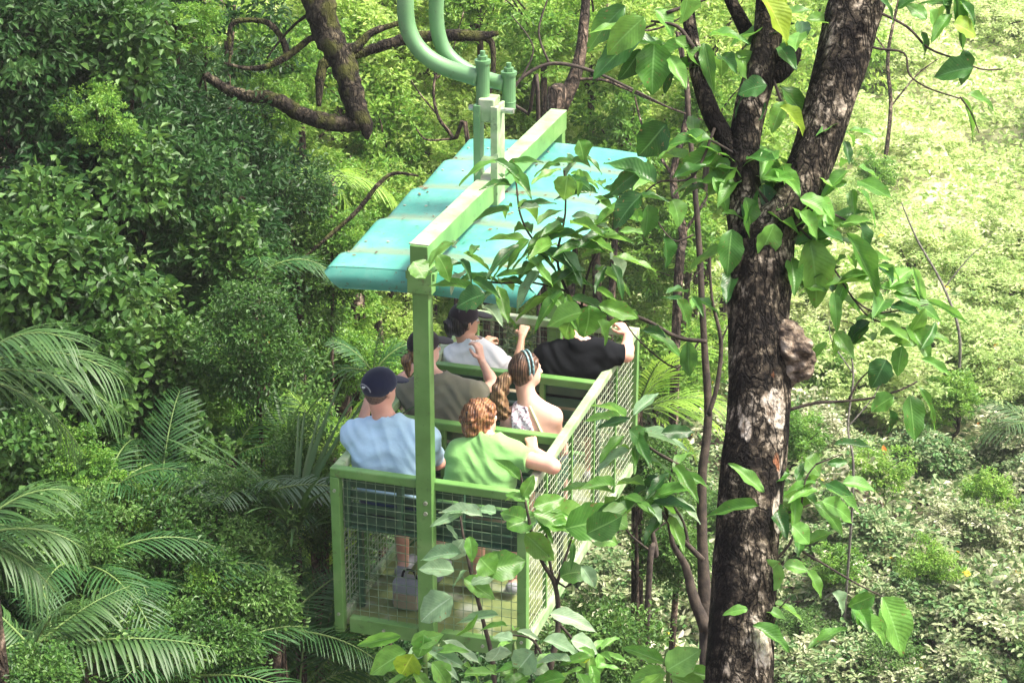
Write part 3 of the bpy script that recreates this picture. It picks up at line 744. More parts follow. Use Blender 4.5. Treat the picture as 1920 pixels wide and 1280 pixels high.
    if tank:
        cuts.append(lambda X,Y,Z: (X-nb[0])*up_t[0]+(Y-nb[1])*up_t[1]+(Z-nb[2])*up_t[2]-.09)
        cuts.append(lambda X,Y,Z: (X-nb[0])*(r_[0]+.25*up_t[0])+(Y-nb[1])*(r_[1]+.25*up_t[1])+(Z-nb[2])*(r_[2]+.25*up_t[2])-.015)
        q0 = nk0+up_t*.09; cuts.append(lambda X,Y,Z: .058-np.sqrt((X-q0[0])**2+(Y-q0[1])**2+((Z-q0[2])*.6)**2))
    else:
        q0 = nk0+up_t*.115
        def neckcut(X, Y, Z):
            a = (X-q0[0])*nd[0]+(Y-q0[1])*nd[1]+(Z-q0[2])*nd[2]
            r2 = (X-q0[0])**2+(Y-q0[1])**2+(Z-q0[2])**2-a*a
            return np.where(a > -.02, .060*hs - np.sqrt(np.maximum(r2, 0)), -1)
        cuts.append(neckcut)
    if tank:
        cuts.append(lambda X,Y,Z: -(sw*.8+(X-nb[0])*r_[0]+(Y-nb[1])*r_[1]+(Z-nb[2])*r_[2]))
    for sj, el, ar in sh_r:
        ad = unit(el-sj); e3 = sj+(el-sj)*sleeve+ad*.01
        if sleeve > 0:
            def ct(X, Y, Z, e3=e3, ad=ad, sj=sj):
                d = (X-e3[0])*ad[0]+(Y-e3[1])*ad[1]+(Z-e3[2])*ad[2]
                q = np.sqrt((X-e3[0])**2+(Y-e3[1])**2+(Z-e3[2])**2)
                return np.where(q < .115, d, -1)
            cuts.append(ct)
    v_, f_ = Sf.build(cuts=cuts, disp=wr_); link('shirt', np_mesh('shirt', v_-O_, f_, shirt), root)
    if tank:
        St = Field(.005); torso(St, .010)
        v_, f_ = St.build(cuts=[lambda X,Y,Z: np.abs((X-nb[0])*(r_[0]+.45*up_t[0])+(Y-nb[1])*(r_[1]+.45*up_t[1])+(Z-nb[2])*(r_[2]+.45*up_t[2])-.055)-.009,
                                lambda X,Y,Z: (X-nb[0])*up_t[0]+(Y-nb[1])*up_t[1]+(Z-nb[2])*up_t[2]-.10])
        link('shoulder_strap', np_mesh('shoulder_strap', v_-O_, f_, M['strap']), root)
    # eyes
    for s_ in (-1, 1):
        e = Field(.004); e.cap(headc+Fd*.078+Rd*s_*.030+Ud*.002, headc+Fd*.079+Rd*s_*.030+Ud*.002, .0115, .0115, .002)
        v_, f_ = e.build(); link('eye', np_mesh('eye', v_-O_, f_, M['pale']), root)
    fr = dict(hs=hs, O=O_, c=headc, F=Fd, U=Ud, R=Rd, root=root, nb=nb, up=up_t, fw=fw, r=r_, sh=(shL, shR), skin=skin)
    if hair: hair(fr)
    if cap: cap(fr)
    return root
def add(fr, name, F, mt, cuts=(), disp=None, parent=None):
    v_, f_ = F.build(cuts=cuts, disp=disp)
    return link(name, np_mesh(name, v_-fr['O'], f_, mt), parent or fr['root'])
def hair_base(fr, mt, grow=.014, length=.06, extra=None, disp=None, name='hair', voxel=.006):
    c, F_, U, R_ = fr['c'], fr['F'], fr['U'], fr['R']
    f = Field(voxel); k_ = fr['hs']; f.ell(c+U*.030-F_*.016, (R_, F_, U), (.074*k_+grow, .094*k_+grow, .088*k_+grow), .02)
    f.ell(c-U*length*.5-F_*.045, (R_, F_, U), (.062+grow, .055+grow, .05+length*.5), .03)
    n = unit(F_*1-U*.62)
    def cut(X, Y, Z): return (X-c[0])*n[0]+(Y-c[1])*n[1]+(Z-c[2])*n[2] - .030
    if extra: extra(f, c, F_, U, R_)
    return add(fr, name, f, mt, cuts=[cut], disp=disp)
def strands(amp=.005, fr=70):
    return lambda X, Y, Z: amp*np.sin(fr*X+18*np.sin(5*Z)+fr*.6*Y) * np.cos(fr*.35*Z+fr*.3*Y) 
def cap_on(mt, strap=False):
    def f_(fr):
        c, F_, U, R_ = fr['c'], fr['F'], fr['U'], fr['R']
        f = Field(.006); f.ell(c+U*.038-F_*.012, (R_, F_, U), (.088*fr['hs'], .107*fr['hs'], .092*fr['hs']), .02)
        n = unit(U-F_*.32)
        o = add(fr, 'cap', f, mt, cuts=[lambda X,Y,Z: -((X-c[0])*n[0]+(Y-c[1])*n[1]+(Z-c[2])*n[2]+.004)])
        f = Field(.005); a = c+U*.030+F_*.085
        f.ell(a+F_*.045-U*.006, (R_, unit(F_-U*.2), unit(U+F_*.2)), (.078, .075, .009), .01)
        add(fr, 'brim', f, mt, parent=o)
        f = Field(.004); f.ell(c+U*.132-F_*.012, (R_, F_, U), (.010,.010,.006), .004); add(fr, 'cap_button', f, mt, parent=o)
        if strap:
            bc = c-F_*.118+U*.045
            f = Field(.004); pts = []
            for i in range(9):
                t = math.pi*i/8
                q = R_*math.cos(t)*.040+U*(math.sin(t)*.030-.012)
                # lay the arch on the dome
                p = c+U*.038-F_*.012 ; e = q + (c-F_*.10+U*.04) - p; l = math.sqrt((e@R_/(.088*fr['hs']))**2+(e@F_/(.107*fr['hs']))**2+(e@U/(.092*fr['hs']))**2)
                pts.append(p+e/l*1.005)
            for i in range(8): f.cap(pts[i], pts[i+1], .0045, .0045, .002)
            add(fr, 'cap_arch', f, M['grey'], parent=o)
            p = c+U*.038-F_*.012; e = (c-F_*.10+U*.043)-p; l = math.sqrt((e@F_/(.107*fr['hs']))**2+(e@U/(.092*fr['hs']))**2); q = p+e/l*1.0
            f = Field(.003); f.ell(q-R_*.004, (R_, F_, U), (.013,.006,.008), .003); f.ell(q+R_*.010+U*.006, (R_, F_, U), (.007,.005,.005), .003)
            add(fr, 'cap_emblem', f, M['pale'], parent=o)
    return f_

Fv = (0, 1, 0)
# row 1: man in light blue and a navy cap
def h_crop(fr): hair_base(fr, M['hair_short'], grow=.003, length=.05)
pI = lambda x, y, v: inv(x, y, v)
p_man = person('man in light blue t-shirt and navy cap, rear row left', (.30, .25, -.24), pI(664, 814, .30), pI(800, 822, .32), pI(714, 728, .36), (.62, 1, .02),
    {'L': (pI(668, 838, .62), pI(690, 752, .66), (.55, .1, 1), (.3, 1, 0), 1.05), 'R': (pI(818, 868, .50), (.46, .78, -.20), (.2, 1, .3), (0, 0, -1), 1.05)},
    M['blue'], M['denim'], M['skin_pink'], hair=h_crop, cap=cap_on(M['navy'], True), sleeve=.75, hs=1.12, girth=1.22)
# row 1: woman in green with clipped auburn hair
def h_clip(fr):
    def ex(f, c, F_, U, R_):
        f.ell(c-F_*.075-U*.03, (R_, F_, U), (.075, .055, .075), .02); f.ell(c+F_*.02+U*.09+R_*.03, (R_, F_, U), (.045,.05,.03), .02)
        f.cap(c-F_*.08+U*.03, c-F_*.05+U*.115, .04, .035, .02); f.cap(c+R_*.07+U*.04, c+R_*.06-U*.03-F_*.03, .03, .025, .02)
        for i in range(9):
            a = i*.7; q = c-F_*(.10+.02*math.sin(a*3))+R_*math.cos(a)*.055+U*(math.sin(a)*.065); f.cap(q, q+R_*.03*math.sin(a*2)+U*.04*math.cos(a*1.7), .018, .012, .012)
    h = hair_base(fr, M['hair_red'], .020, .09, ex, lambda X,Y,Z: .009*np.sin(60*X+4*np.sin(30*Z))*np.sin(48*Z+3*np.sin(40*Y+20*X)))
    c, F_, U, R_ = fr['c'], fr['F'], fr['U'], fr['R']
    f = Field(.004)
    q = c-F_*.108+U*.055+R_*.02
    for s_ in (-1, 1):
        for i in range(4): f.cap(q+R_*s_*.01+U*(.02-i*.016), q+R_*s_*.036+U*(.014-i*.018)-F_*.006, .005, .0035, .003)
    f.cap(q-U*.04-F_*.012, q+U*.035-F_*.012, .008, .008, .004)
    add(fr, 'hair_clip', f, M['lens'], parent=h)
p_gr = person('woman in green t-shirt with clipped auburn hair, resting an arm on the side rail', (.82, .25, -.25), pI(862, 850, .30), pI(957, 852, .33), pI(903, 786, .40), (.75, 1, .05),
    {'L': ((.60, .45, -.18), (.66, .68, -.22), (.3, 1, 0), (0, 0, -1)), 'R': ((1.305, .27, .09), (1.135, .44, .095), (-.4, .7, .35), (0, .5, -.8), 1.12)},
    M['green'], M['khaki'], M['skin_pink'], hair=h_clip, sleeve=.42, hs=1.04, girth=1.1)
# row 2: woman in taupe, dark cap, ponytail, hands raised
def h_pony(fr):
    def ex(f, c, F_, U, R_):
        f.cap(c-F_*.09-U*.01, c-F_*.14-U*.06, .022, .032, .02); f.cap(c-F_*.14-U*.06, c-F_*.13-U*.17, .032, .012, .02)
    hair_base(fr, M['hair_streak'], .006, .07, ex, strands(.004, 90))
p_tp = person('woman in taupe t-shirt and dark cap raising both hands to her face', (.34, 1.12, -.26), pI(765, 735, 1.15), pI(884, 738, 1.17), pI(797, 652, 1.24), (.8, .8, .05),
    {'L': (pI(742, 722, 1.40), pI(775, 688, 1.50), (.8, .1, .6), (.4, 1, 0), .85), 'R': (pI(926, 722, 1.38), pI(903, 676, 1.44), (-.25, .1, 1), (-1, .3, 0), .9)},
    M['taupe'], M['denim'], M['skin'], hair=h_pony, cap=cap_on(M['capdark']), sleeve=.5, hs=1.04)
# row 2: woman with a headband and a long ponytail
def h_band(fr):
    c, F_, U, R_ = fr['c'], fr['F'], fr['U'], fr['R']
    hair_base(fr, M['hair_brown'], .010, .05, None, strands(.003, 80))
    f = Field(.006); a = c-F_*.10-U*.015
    sway = unit(-fr['r']*.55 - fr['fw']*.45)
    pts = [a, a-F_*.05-U*.02, a-F_*.07-U*.09+sway*.02, a-F_*.05-U*.17+sway*.05, a-F_*.02-U*.25+sway*.05, a-U*.31+sway*.04]
    rr = [.03, .038, .05, .052, .04, .012]
    for i in range(5): f.cap(pts[i], pts[i+1], rr[i], rr[i+1], .03)
    for i in range(7): 
        t = pts[2]+(pts[4]-pts[2])*(i/7.); f.cap(t+fr['r']*.03*math.sin(i*2.1), t-U*.07+fr['r']*.035*math.cos(i*1.7), .02, .012, .015)
    add(fr, 'ponytail', f, M['hair_streak'], disp=strands(.007, 75))
    f = Field(.0045)
    for s0, off in ((.018, .0), (.004, -.026)):
        for i in range(13):
            t0, t1 = math.pi*(-.08+1.16*i/13), math.pi*(-.08+1.16*(i+1)/13)
            def P(t): return c+U*.030-F_*.016+R_*math.cos(t)*.088 + U*math.sin(t)*.104 + F_*(.03+off)
            f.cap(P(t0), P(t1), .0065, .0065, .004)
    add(fr, 'headband', f, M['teal_band'])
p_hb = person('woman with teal headband, long streaked ponytail and patterned strappy top', (.90, 1.10, -.27), pI(958, 784, 1.12), pI(1036, 781, 1.14), pI(987, 694, 1.17), (.9, .75, .03),
    {'L': ((.66, 1.28, -.22), (.72, 1.5, -.24), (.2, 1, 0), (0, 0, -1), .85), 'R': ((1.10, 1.22, -.26), (1.02, 1.45, -.26), (-.2, 1, 0), (0, 0, -1), .85)},
    M['print'], M['denim'], M['skin'], hair=h_band, sleeve=0, hs=1.02, girth=.88, tank=True)
def strap(fr_pts, m, parent):
    mb = MB().tube(fr_pts, .008, 6, smoothpath=3); o = mb.build('strap', m, parent, (.90, 1.10, -.27), True)
# row 3: woman in white with dark hair and cap
def h_dark(fr):
    def ex(f, c, F_, U, R_):
        f.ell(c-F_*.10-U*.03, (R_, F_, U), (.05, .05, .055), .03); f.cap(c-F_*.12-U*.04, c-F_*.10-U*.13-R_*.03, .035, .012, .02)
        f.cap(c-F_*.11, c-F_*.15+U*.0, .02, .015, .01)
    hair_base(fr, M['hair_black'], .010, .07, ex, strands(.004, 80))
p_wh = person('woman in white polo shirt with black hair and dark cap, front row left', (.25, 2.0, -.30), pI(853, 668, 2.0), pI(925, 672, 2.02), pI(872, 600, 2.05), (.9, .8, -.05),
    {'L': ((.08, 2.2, -.14), (.16, 2.45, -.10), (.4, 1, .2), (0, 0, -1), .85), 'R': ((.48, 2.24, -.16), (.44, 2.48, -.02), (-.1, 1, .4), (0, 0, -1), .85)},
    M['white'], M['khaki'], M['skin_tan'], hair=h_dark, cap=cap_on(M['capdark']), sleeve=.55, hs=1.0, girth=.95)
# row 3: man in black leaning on the right rail
p_bk = person('man in black t-shirt leaning his elbow on the side rail, front row right', (.86, 1.98, -.28), pI(1026, 668, 1.98), pI(1135, 662, 2.02), pI(1076, 590, 2.1), (.5, 1, -.05),
    {'L': ((.62, 2.2, -.14), (.72, 2.45, -.1), (.2, 1, 0), (0, 0, -1), 1.05), 'R': ((1.30, 2.10, .09), (1.24, 2.38, .12), (-.6, .4, .5), (-.6, .4, -.4), 1.15)},
    M['black'], M['khaki'], M['skin_pink'], hair=lambda fr: hair_base(fr, M['hair_brown'], .010, .04, None, strands(.003, 80)), sleeve=.72, hs=1.1, girth=1.3)

# ---------------------------------------------------------------- foliage
NR = np.random.default_rng(5)
def norm(a): return a/np.maximum(np.linalg.norm(a, axis=-1, keepdims=True), 1e-9)
def leaves(P, D, Nn, L, wr=.42, fold=.25, droop=.25, hi=True, var=None, rng=NR):
    "real bent leaves: P base, D axis, Nn normal hint, L length -> V, F, var"
    n = len(P); D = norm(D); S_ = norm(np.cross(D, Nn)); Nn = np.cross(S_, D)
    L = L[:, None]
    if var is None: var = rng.random(n)
    if hi:
        m = P+D*L*.48; tip = P+D*L*.97-Nn*L*droop
        l = m+S_*L*wr*.5+Nn*L*wr*fold; r = m-S_*L*wr*.5+Nn*L*wr*fold
        l2 = P+D*L*.76+S_*L*wr*.36-Nn*L*(droop*.45-wr*fold*.6); r2 = P+D*L*.76-S_*L*wr*.36-Nn*L*(droop*.45-wr*fold*.6)
        V = np.stack([P, l, l2, tip, r2, r], 1).reshape(-1, 3)
        b = (np.arange(n)*6)[:, None]
        F = np.concatenate([b+np.array([[0,1,2,3]]), b+np.array([[0,3,4,5]])], 0)
        # split quads in triangles for a uniform mesh
        F = np.concatenate([F[:, [0,1,2]], F[:, [0,2,3]]], 0)
        return V, F, np.repeat(var, 6)
    m = P+D*L*.5; tip = P+D*L-Nn*L*droop
    l = m+S_*L*wr*.5+Nn*L*wr*fold; r = m-S_*L*wr*.5+Nn*L*wr*fold
    V = np.stack([P, l, tip, r], 1).reshape(-1, 3); b = (np.arange(n)*4)[:, None]
    F = np.concatenate([b+np.array([[0,1,2]]), b+np.array([[0,2,3]])], 0)
    return V, F, np.repeat(var, 4)

def crown_mesh(name, mt, nclump=90, per=60, rad=1.0, clump=.28, ll=.07, hi=False, wr=.45, shell=.62, flat=1.0, seed=0, vspread=.5, upb=.6, nlobe=6):
    rng = np.random.default_rng(seed)
    lc = rng.normal(size=(nlobe, 3)); lc = norm(lc)*rng.uniform(.25, .62, (nlobe, 1))*rad; lr = rng.uniform(.35, .62, nlobe)*rad
    k = rng.integers(0, nlobe, nclump)
    d = norm(rng.normal(size=(nclump, 3))+np.array([0, 0, .25]))
    cc = lc[k]+d*(lr[k]*rng.uniform(shell, 1.08, nclump))[:, None]
    cc[:, 2] *= flat
    od = norm(cc+np.array([0, 0, .3*rad]))
    tone = rng.random(nclump)
    ci = np.repeat(np.arange(nclump), per); n = len(ci)
    q = norm(rng.normal(size=(n, 3)))*(rng.random((n, 1))**.5)*clump*rng.uniform(.5, 1.2, nclump)[ci][:, None]
    q[:, 2] *= .6
    P = cc[ci]+q
    D = norm(q*1.2/clump + od[ci]*.5 + rng.normal(size=(n, 3))*.55 + np.array([0, 0, -.25]))
    Nn = norm(np.array([0, 0, 1.])*upb + od[ci]*.6 + rng.normal(size=(n, 3))*.5)
    L = ll*rng.uniform(.55, 1.3, n)
    var = np.clip(tone[ci]*vspread+rng.random(n)*(1-vspread), 0, 1)
    V, F, a = leaves(P, D, Nn, L, wr, .22, .2, hi, var, rng)
    return np_mesh(name, V, F, mt, False, a), cc
CR = {}
def crown(kind, i):
    key = (kind, i % 3)
    if key not in CR:
        sd_ = 100*sorted(KINDS).index(kind)+i % 3
        kw = dict(KINDS[kind]); mt = M[kw.pop('m')]
        CR[key] = crown_mesh('crown', mt, seed=sd_, **kw)
    return CR[key]
KINDS = {
 'shade':  dict(m='shade', nclump=150, per=62, rad=1.05, clump=.24, ll=.068, wr=.45, hi=True),
 'mid':    dict(m='midg', nclump=150, per=58, rad=1.1, clump=.27, ll=.075, wr=.5, hi=True),
 'fresh':  dict(m='fresh', nclump=130, per=60, rad=1.3, clump=.22, ll=.09, wr=.5, hi=True),
 'lime':   dict(m='lime', nclump=170, per=55, rad=1.7, clump=.24, ll=.105, wr=.5),
 'limebig':dict(m='fresh', nclump=120, per=40, rad=1.7, clump=.28, ll=.16, wr=.45, hi=True),
 'pale':   dict(m='palefol', nclump=200, per=55, rad=2.2, clump=.30, ll=.13, wr=.5),
 'vine':   dict(m='midg', nclump=60, per=26, rad=.8, clump=.26, ll=.125, wr=.6, hi=True),
 'speck':  dict(m='speck', nclump=150, per=50, rad=1.3, clump=.24, ll=.11, wr=.5, hi=True),
}
TRN = 0
def plant(name, label, cat, kind, pos, sc=1.0, group=None, trunk=.06, i=0, barkm='bark_far', stems=2, szz=1.0):
    "a tree or a bush: crown of real leaves on a trunk with limbs that reach the leaf clumps"
    rng = random.Random(i*7+13)
    g = ground_z(pos.x, pos.y)
    me, cc = crown(kind, i)
    root = empty(name, (pos.x, pos.y, g)); tag(root, label, cat, group)
    o = link('crown', me, root, (0, 0, pos.z-g)); o.rotation_euler = (0, 0, rng.uniform(0, 6.28)); o.scale = (sc, sc, sc*szz)
    rz = o.rotation_euler.z
    mb = MB(); H = pos.z-g; ln = Vector((rng.uniform(-.4, .4), rng.uniform(-.4, .4), 0))
    cen = Vector((0, 0, H)); fork = Vector((0, 0, max(.15, H-1.1*sc)))
    mb.tube([Vector(ln)*.6+Vector((0,0,-.3)), Vector(ln)*.3+fork*.5, fork, cen], [trunk*1.3, trunk, trunk*.8, trunk*.35], 7, smoothpath=4)
    for j in range(9):
        c = cc[rng.randrange(len(cc))]
        c = Vector((c[0]*math.cos(rz)-c[1]*math.sin(rz), c[0]*math.sin(rz)+c[1]*math.cos(rz), c[2]*szz))*sc+cen
        a = fork.lerp(cen, rng.uniform(0, .8)); m = a.lerp(c, .5)+Vector((rng.uniform(-.12,.12), rng.uniform(-.12,.12), .12))*sc
        mb.tube([a, m, c], [trunk*.4, trunk*.25, trunk*.1], 5, smoothpath=3)
    mb.build('trunk', M[barkm], root, smooth=True)
    return root

MARKS = [('the upper left corner',20,20),('the left end of the mossy bough',400,150),('the broken mossy stub',680,245),('the bent green pipes',790,60),('the far end of the roof beam',1035,215),
 ('the left corner of the turquoise roof',608,503),('the navy cap',712,700),('the strap leaved palm',60,760),('the feather palm in the thicket',300,900),('the rear left corner post',625,1010),('the trunk fork',1440,400),
 ('the reddish burl on the trunk',1500,660),('the right limb of the forked tree',1600,60),('the hanging twig at upper right',1830,220),('the large drooping leaf at lower right',1690,1180),('the leaf spray right of the trunk',1710,700),
 ('the foot of the pale stems',1300,1090),('the pale palm at the right edge',1900,810),('the bottom left corner',20,1270),('the orange bloom',507,620),('the long arching frond at lower left',380,1130),('the man in black',1090,660),('the bottom right corner',1900,1270),('the rear right corner post',985,1200)]
USED = set()
SHORT = {'larger leaved shrubs on the slope': 'loose green shrub', 'darker bushes on the slope': 'darker mid green bush', 'dark trees on the shaded left side': 'dark small leaved tree', 'dark trees deep behind the left thicket': 'deep shaded tree', 'shrubs in the left thicket': 'glossy green shrub', 'bright trees behind the gondola': 'yellow green small leaved tree',
 'far bright trees behind the gondola': 'tall far yellow green tree', 'pale bushes on the sunlit slope': 'pale sunlit bush', 'low bushes at the lower right': 'speckled low bush', 'large leaved trees behind the gondola': 'loose large leaved tree',
 'creepers over the left thicket': 'broad leaved creeper', 'low shrubs among the palm stems': 'small shrub', 'yellow green saplings in the left thicket': 'yellow green sapling bush'}
def place_label(base, x, y):
    best = sorted(MARKS, key=lambda m: (m[1]-x)**2+(m[2]-y)**2)
    for nm, mx_, my_ in best[:5]:
        dx, dy = x-mx_, y-my_; r = math.hypot(dx, dy)
        w_ = 'right at' if r < 45 else ''
        if not w_:
            w_ = ('right of' if dx > 0 else 'left of') if abs(dx) > 1.6*abs(dy) else ('below' if dy > 0 else 'above') if abs(dy) > 1.6*abs(dx) else ('below and right of' if dx > 0 else 'below and left of') if dy > 0 else ('above and right of' if dx > 0 else 'above and left of')
            w_ = ('just ' if r < 140 else '') + w_
        t = base+' '+w_+' '+nm
        if t not in USED and len(t.split()) <= 16: USED.add(t); return t
    return base
def many(name, label, cat, kind, group, lst, **k):
    for i, q in enumerate(lst):
        x, y, d = q[:3]; sc = q[3] if len(q) > 3 else 1.0
        plant(name, label[i] if isinstance(label, list) else place_label(SHORT.get(group, label), x, y), cat, kind, PX(x, y, d), sc, group, i=i, **k)
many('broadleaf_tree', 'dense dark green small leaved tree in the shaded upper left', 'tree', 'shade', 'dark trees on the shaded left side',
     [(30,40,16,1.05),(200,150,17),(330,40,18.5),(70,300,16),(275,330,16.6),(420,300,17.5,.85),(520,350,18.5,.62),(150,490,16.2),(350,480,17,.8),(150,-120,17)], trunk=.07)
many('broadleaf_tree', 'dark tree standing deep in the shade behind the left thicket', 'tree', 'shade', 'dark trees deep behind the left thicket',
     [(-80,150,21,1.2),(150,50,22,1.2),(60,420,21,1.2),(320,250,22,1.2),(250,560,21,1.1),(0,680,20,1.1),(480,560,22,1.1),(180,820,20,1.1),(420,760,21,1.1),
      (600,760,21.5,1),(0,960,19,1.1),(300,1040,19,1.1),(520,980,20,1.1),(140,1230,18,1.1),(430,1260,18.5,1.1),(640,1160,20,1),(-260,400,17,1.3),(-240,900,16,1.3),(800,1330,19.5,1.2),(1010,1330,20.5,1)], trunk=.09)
many('leafy_shrub', 'glossy mid green shrub in the thicket left of the gondola', 'shrub', 'mid', 'shrubs in the left thicket',
     [(60,600,15.5,.9),(220,650,16,.9),(400,610,17,.8),(560,520,18.5,.6),(90,830,15,.9),(280,800,15.6,.8),(500,740,16.8,.6),
      (120,1030,14.8,.8),(330,980,15.6,.8),(500,1080,16,.8),(60,1240,14.4,.8),(290,1190,15,.75),(520,1250,15.5,.8),(690,1280,16.5,.7),(640,900,18.5,.6),(1170,1240,17,.6),(1270,1010,18,.5)], trunk=.035)
many('leafy_shrub', ['yellow green shrub catching light in the middle of the left thicket', 'yellow green shrub beside the cap of the man in blue', 'small yellow green shrub below the turquoise roof corner', 'bright shrub beside the left rail of the gondola'],
     'shrub', 'fresh', None, [(410,770,16,.52),(665,690,19.5,.4),(600,580,20,.5),(590,830,18,.35)], trunk=.03)
many('vine_shrub', 'broad leaved creeper over the left thicket', 'creeper', 'vine', 'creepers over the left thicket',
     [(60,520,14.6,.7),(200,560,14.8,.6),(90,400,15,.6),(150,700,14.4,.6),(330,690,15.2,.5),(260,330,15.6,.6),(40,860,13.8,.5),(360,860,14.6,.45),(110,930,13.9,.5),(240,90,16,.6),(430,480,15.8,.5)], trunk=.02)
many('leafy_shrub', 'small leafy shrub growing among the palm stems', 'shrub', 'mid', 'low shrubs among the palm stems',
     [(300,1060,13.4,.5),(490,1090,13.3,.45),(480,640,14.9,.45),(250,1250,12.5,.45),(60,1290,11.4,.4),(160,1040,13,.4),(550,860,14.7,.35),(420,1180,13,.4),(610,960,14.6,.3),(400,960,13.6,.35),(1195,870,17.0,.4)], trunk=.02)
many('leafy_shrub', 'yellow green sapling glowing among the darker leaves at left', 'shrub', 'fresh', 'yellow green saplings in the left thicket',
     [(470,850,15.6,.3),(350,720,15.4,.28),(500,200,18,.3),(330,40,17,.3),(190,230,15.6,.3),(130,880,14,.3),(250,960,14.2,.3),(380,1120,13.2,.25),(620,460,18.5,.4)], trunk=.02)
many('slender_tree', 'bright yellow green small leaved tree behind the gondola roof', 'tree', 'lime', 'bright trees behind the gondola',
     [(480,30,25,.8),(640,120,26,.8),(560,250,25,.6),(800,60,27,.9),(760,300,26,.7),(950,160,28,.9),(1110,90,27,.9),(1080,320,28,.8),(1250,180,29,.9),(700,430,25,.6),
      (1220,420,29,.8),(1380,300,30,.9),(1330,60,30,.9),(880,-80,28,1),(620,-90,27,1),(1240,620,29,.7),(1100,560,30,.8),(850,500,29,.8),(700,600,26,.6),(900,330,31,1.1)], trunk=.06, szz=.85)
many('slender_tree', 'loose crowned green tree with larger leaves behind the gondola', 'tree', 'limebig', 'large leaved trees behind the gondola',
     [(560,120,24,.4),(720,260,25.5,.45),(900,20,26,.4),(1020,60,25,.45),(1160,260,27,.5),(1290,480,28,.5),(660,380,24,.4),(1330,200,28,.5),(860,420,27,.5),(450,90,24,.4),(1230,700,28,.5)], trunk=.05)
many('slender_tree', 'tall yellow green tree in the bright background behind the roof', 'tree', 'lime', 'far bright trees behind the gondola',
     [(480,150,34,1.2),(700,200,36,1.2),(950,60,38,1.3),(1150,250,38,1.3),(1350,150,40,1.3),(650,450,33,1.0),(1250,500,36,1.1),(950,450,36,1.2),(800,-40,42,1.5),(1200,-60,44,1.5),(500,-60,36,1.3),(1500,60,46,1.4)], trunk=.09)
def onground(x, y, h):
    d = 20.0
    for _ in range(40):
        p = PX(x, y, d); e = (p.z-(ground_z(p.x, p.y)+h)); d += e*1.6
    return (x, y, max(d, 12))
RR = random.Random(4)
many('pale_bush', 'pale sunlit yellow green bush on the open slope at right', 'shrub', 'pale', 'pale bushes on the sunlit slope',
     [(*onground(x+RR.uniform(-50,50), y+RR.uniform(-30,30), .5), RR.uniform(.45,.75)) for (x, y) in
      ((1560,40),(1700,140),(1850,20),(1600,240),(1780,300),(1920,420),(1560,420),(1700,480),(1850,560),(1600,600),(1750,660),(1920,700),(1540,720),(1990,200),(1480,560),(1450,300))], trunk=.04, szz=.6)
many('scrub_bush', 'low speckled green bush on the slope at lower right', 'shrub', 'speck', 'low bushes at the lower right',
     [(*onground(x+RR.uniform(-40,40), y+RR.uniform(-20,20), .3), RR.uniform(.55,.85)) for (x, y) in
      ((1560,820),(1720,860),(1880,840),(1500,960),(1650,1000),(1800,980),(1940,1040),(1560,1120),(1720,1140),(1880,1180),(1260,860),(1240,1120),(1600,1260),(1780,1290),(1140,1130),(1330,1240),(1080,1270),(1960,920))], trunk=.03, szz=.6)

many('slope_shrub', 'loose green shrub with larger leaves on the slope', 'shrub', 'limebig', 'larger leaved shrubs on the slope',
     [(*onground(x, y, .7), sc) for (x, y, sc) in ((1540,140,.4),(1640,330,.35),(1700,560,.35),(1520,520,.4),(1560,700,.35),(1800,760,.35),(1640,880,.3),(1500,820,.3),(1870,940,.3),(1740,1060,.25),(1560,1060,.25))], trunk=.03, szz=.8)
many('slope_shrub', 'mid green bush on the slope', 'shrub', 'mid', 'darker bushes on the slope',
     [(*onground(x, y, .4), sc) for (x, y, sc) in ((1560,960,.4),(1850,1120,.45),(1680,1230,.45),(1500,1180,.4),(1940,1230,.4),(1330,960,.45),(1150,1180,.35))], trunk=.03, szz=.6)
# low ground cover on the slope, nobody could count it
def cover(name, label, mt, n, d0, d1, x0, x1, ll, seed, up=.5, hi=False):
    rng = np.random.default_rng(seed)
    d = np.sqrt(rng.random(n)*(d1*d1-d0*d0)+d0*d0); a = (x0 + (x1-x0)*rng.random(n))
    X = a*d; Y = d*1.02
    pn = .6*np.sin(X*1.7+np.sin(Y*.9)*2)*np.sin(Y*1.3+X*.4)+.4*np.sin(X*3.9+Y*1.1+np.sin(Y*2.3))*np.sin(Y*2.9-X*1.7)
    Z = np.array([ground_z(x, y) for x, y in zip(X, Y)]) + (.06+1.0*np.clip(pn*.6+.4, 0, 1)**1.4)*rng.random(n)**.35
    P = np.stack([X, Y, Z], 1); D = norm(rng.normal(size=(n, 3))*np.array([1, 1, .45])+np.array([0, 0, .1]))
    Nn = norm(np.array([0, 0, 1.])+rng.normal(size=(n, 3))*up)
    L = ll*rng.uniform(.5, 1.4, n); var = np.clip(.5+.3*pn+rng.normal(size=n)*.3, 0, 1)
    V, F, va = leaves(P, D, Nn, L, .5, .2, .2, hi, var, rng)
    tag(link(name, np_mesh(name, V, F, mt, False, va)), label, 'ground cover', kind='stuff')
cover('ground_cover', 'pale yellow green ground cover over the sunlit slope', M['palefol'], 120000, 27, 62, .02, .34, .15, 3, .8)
cover('undergrowth', 'speckled green undergrowth below the gondola and the right tree', M['speck'], 80000, 18, 31, -.10, .32, .11, 4, .8, True)
M['autumn'] = leafmat('yellowing_leaf', [(.45,.14,.02), (.55,.33,.03), (.62,.50,.05), (.50,.50,.06)], .6, .35)
cover('yellow_leaves', 'scattered yellow and orange leaves among the undergrowth', M['autumn'], 420, 18, 33, -.05, .32, .15, 9, .6, True)
cover('undergrowth', 'dark leafy undergrowth on the floor of the left thicket', M['shade'], 40000, 13, 26, -.30, .03, .12, 6)

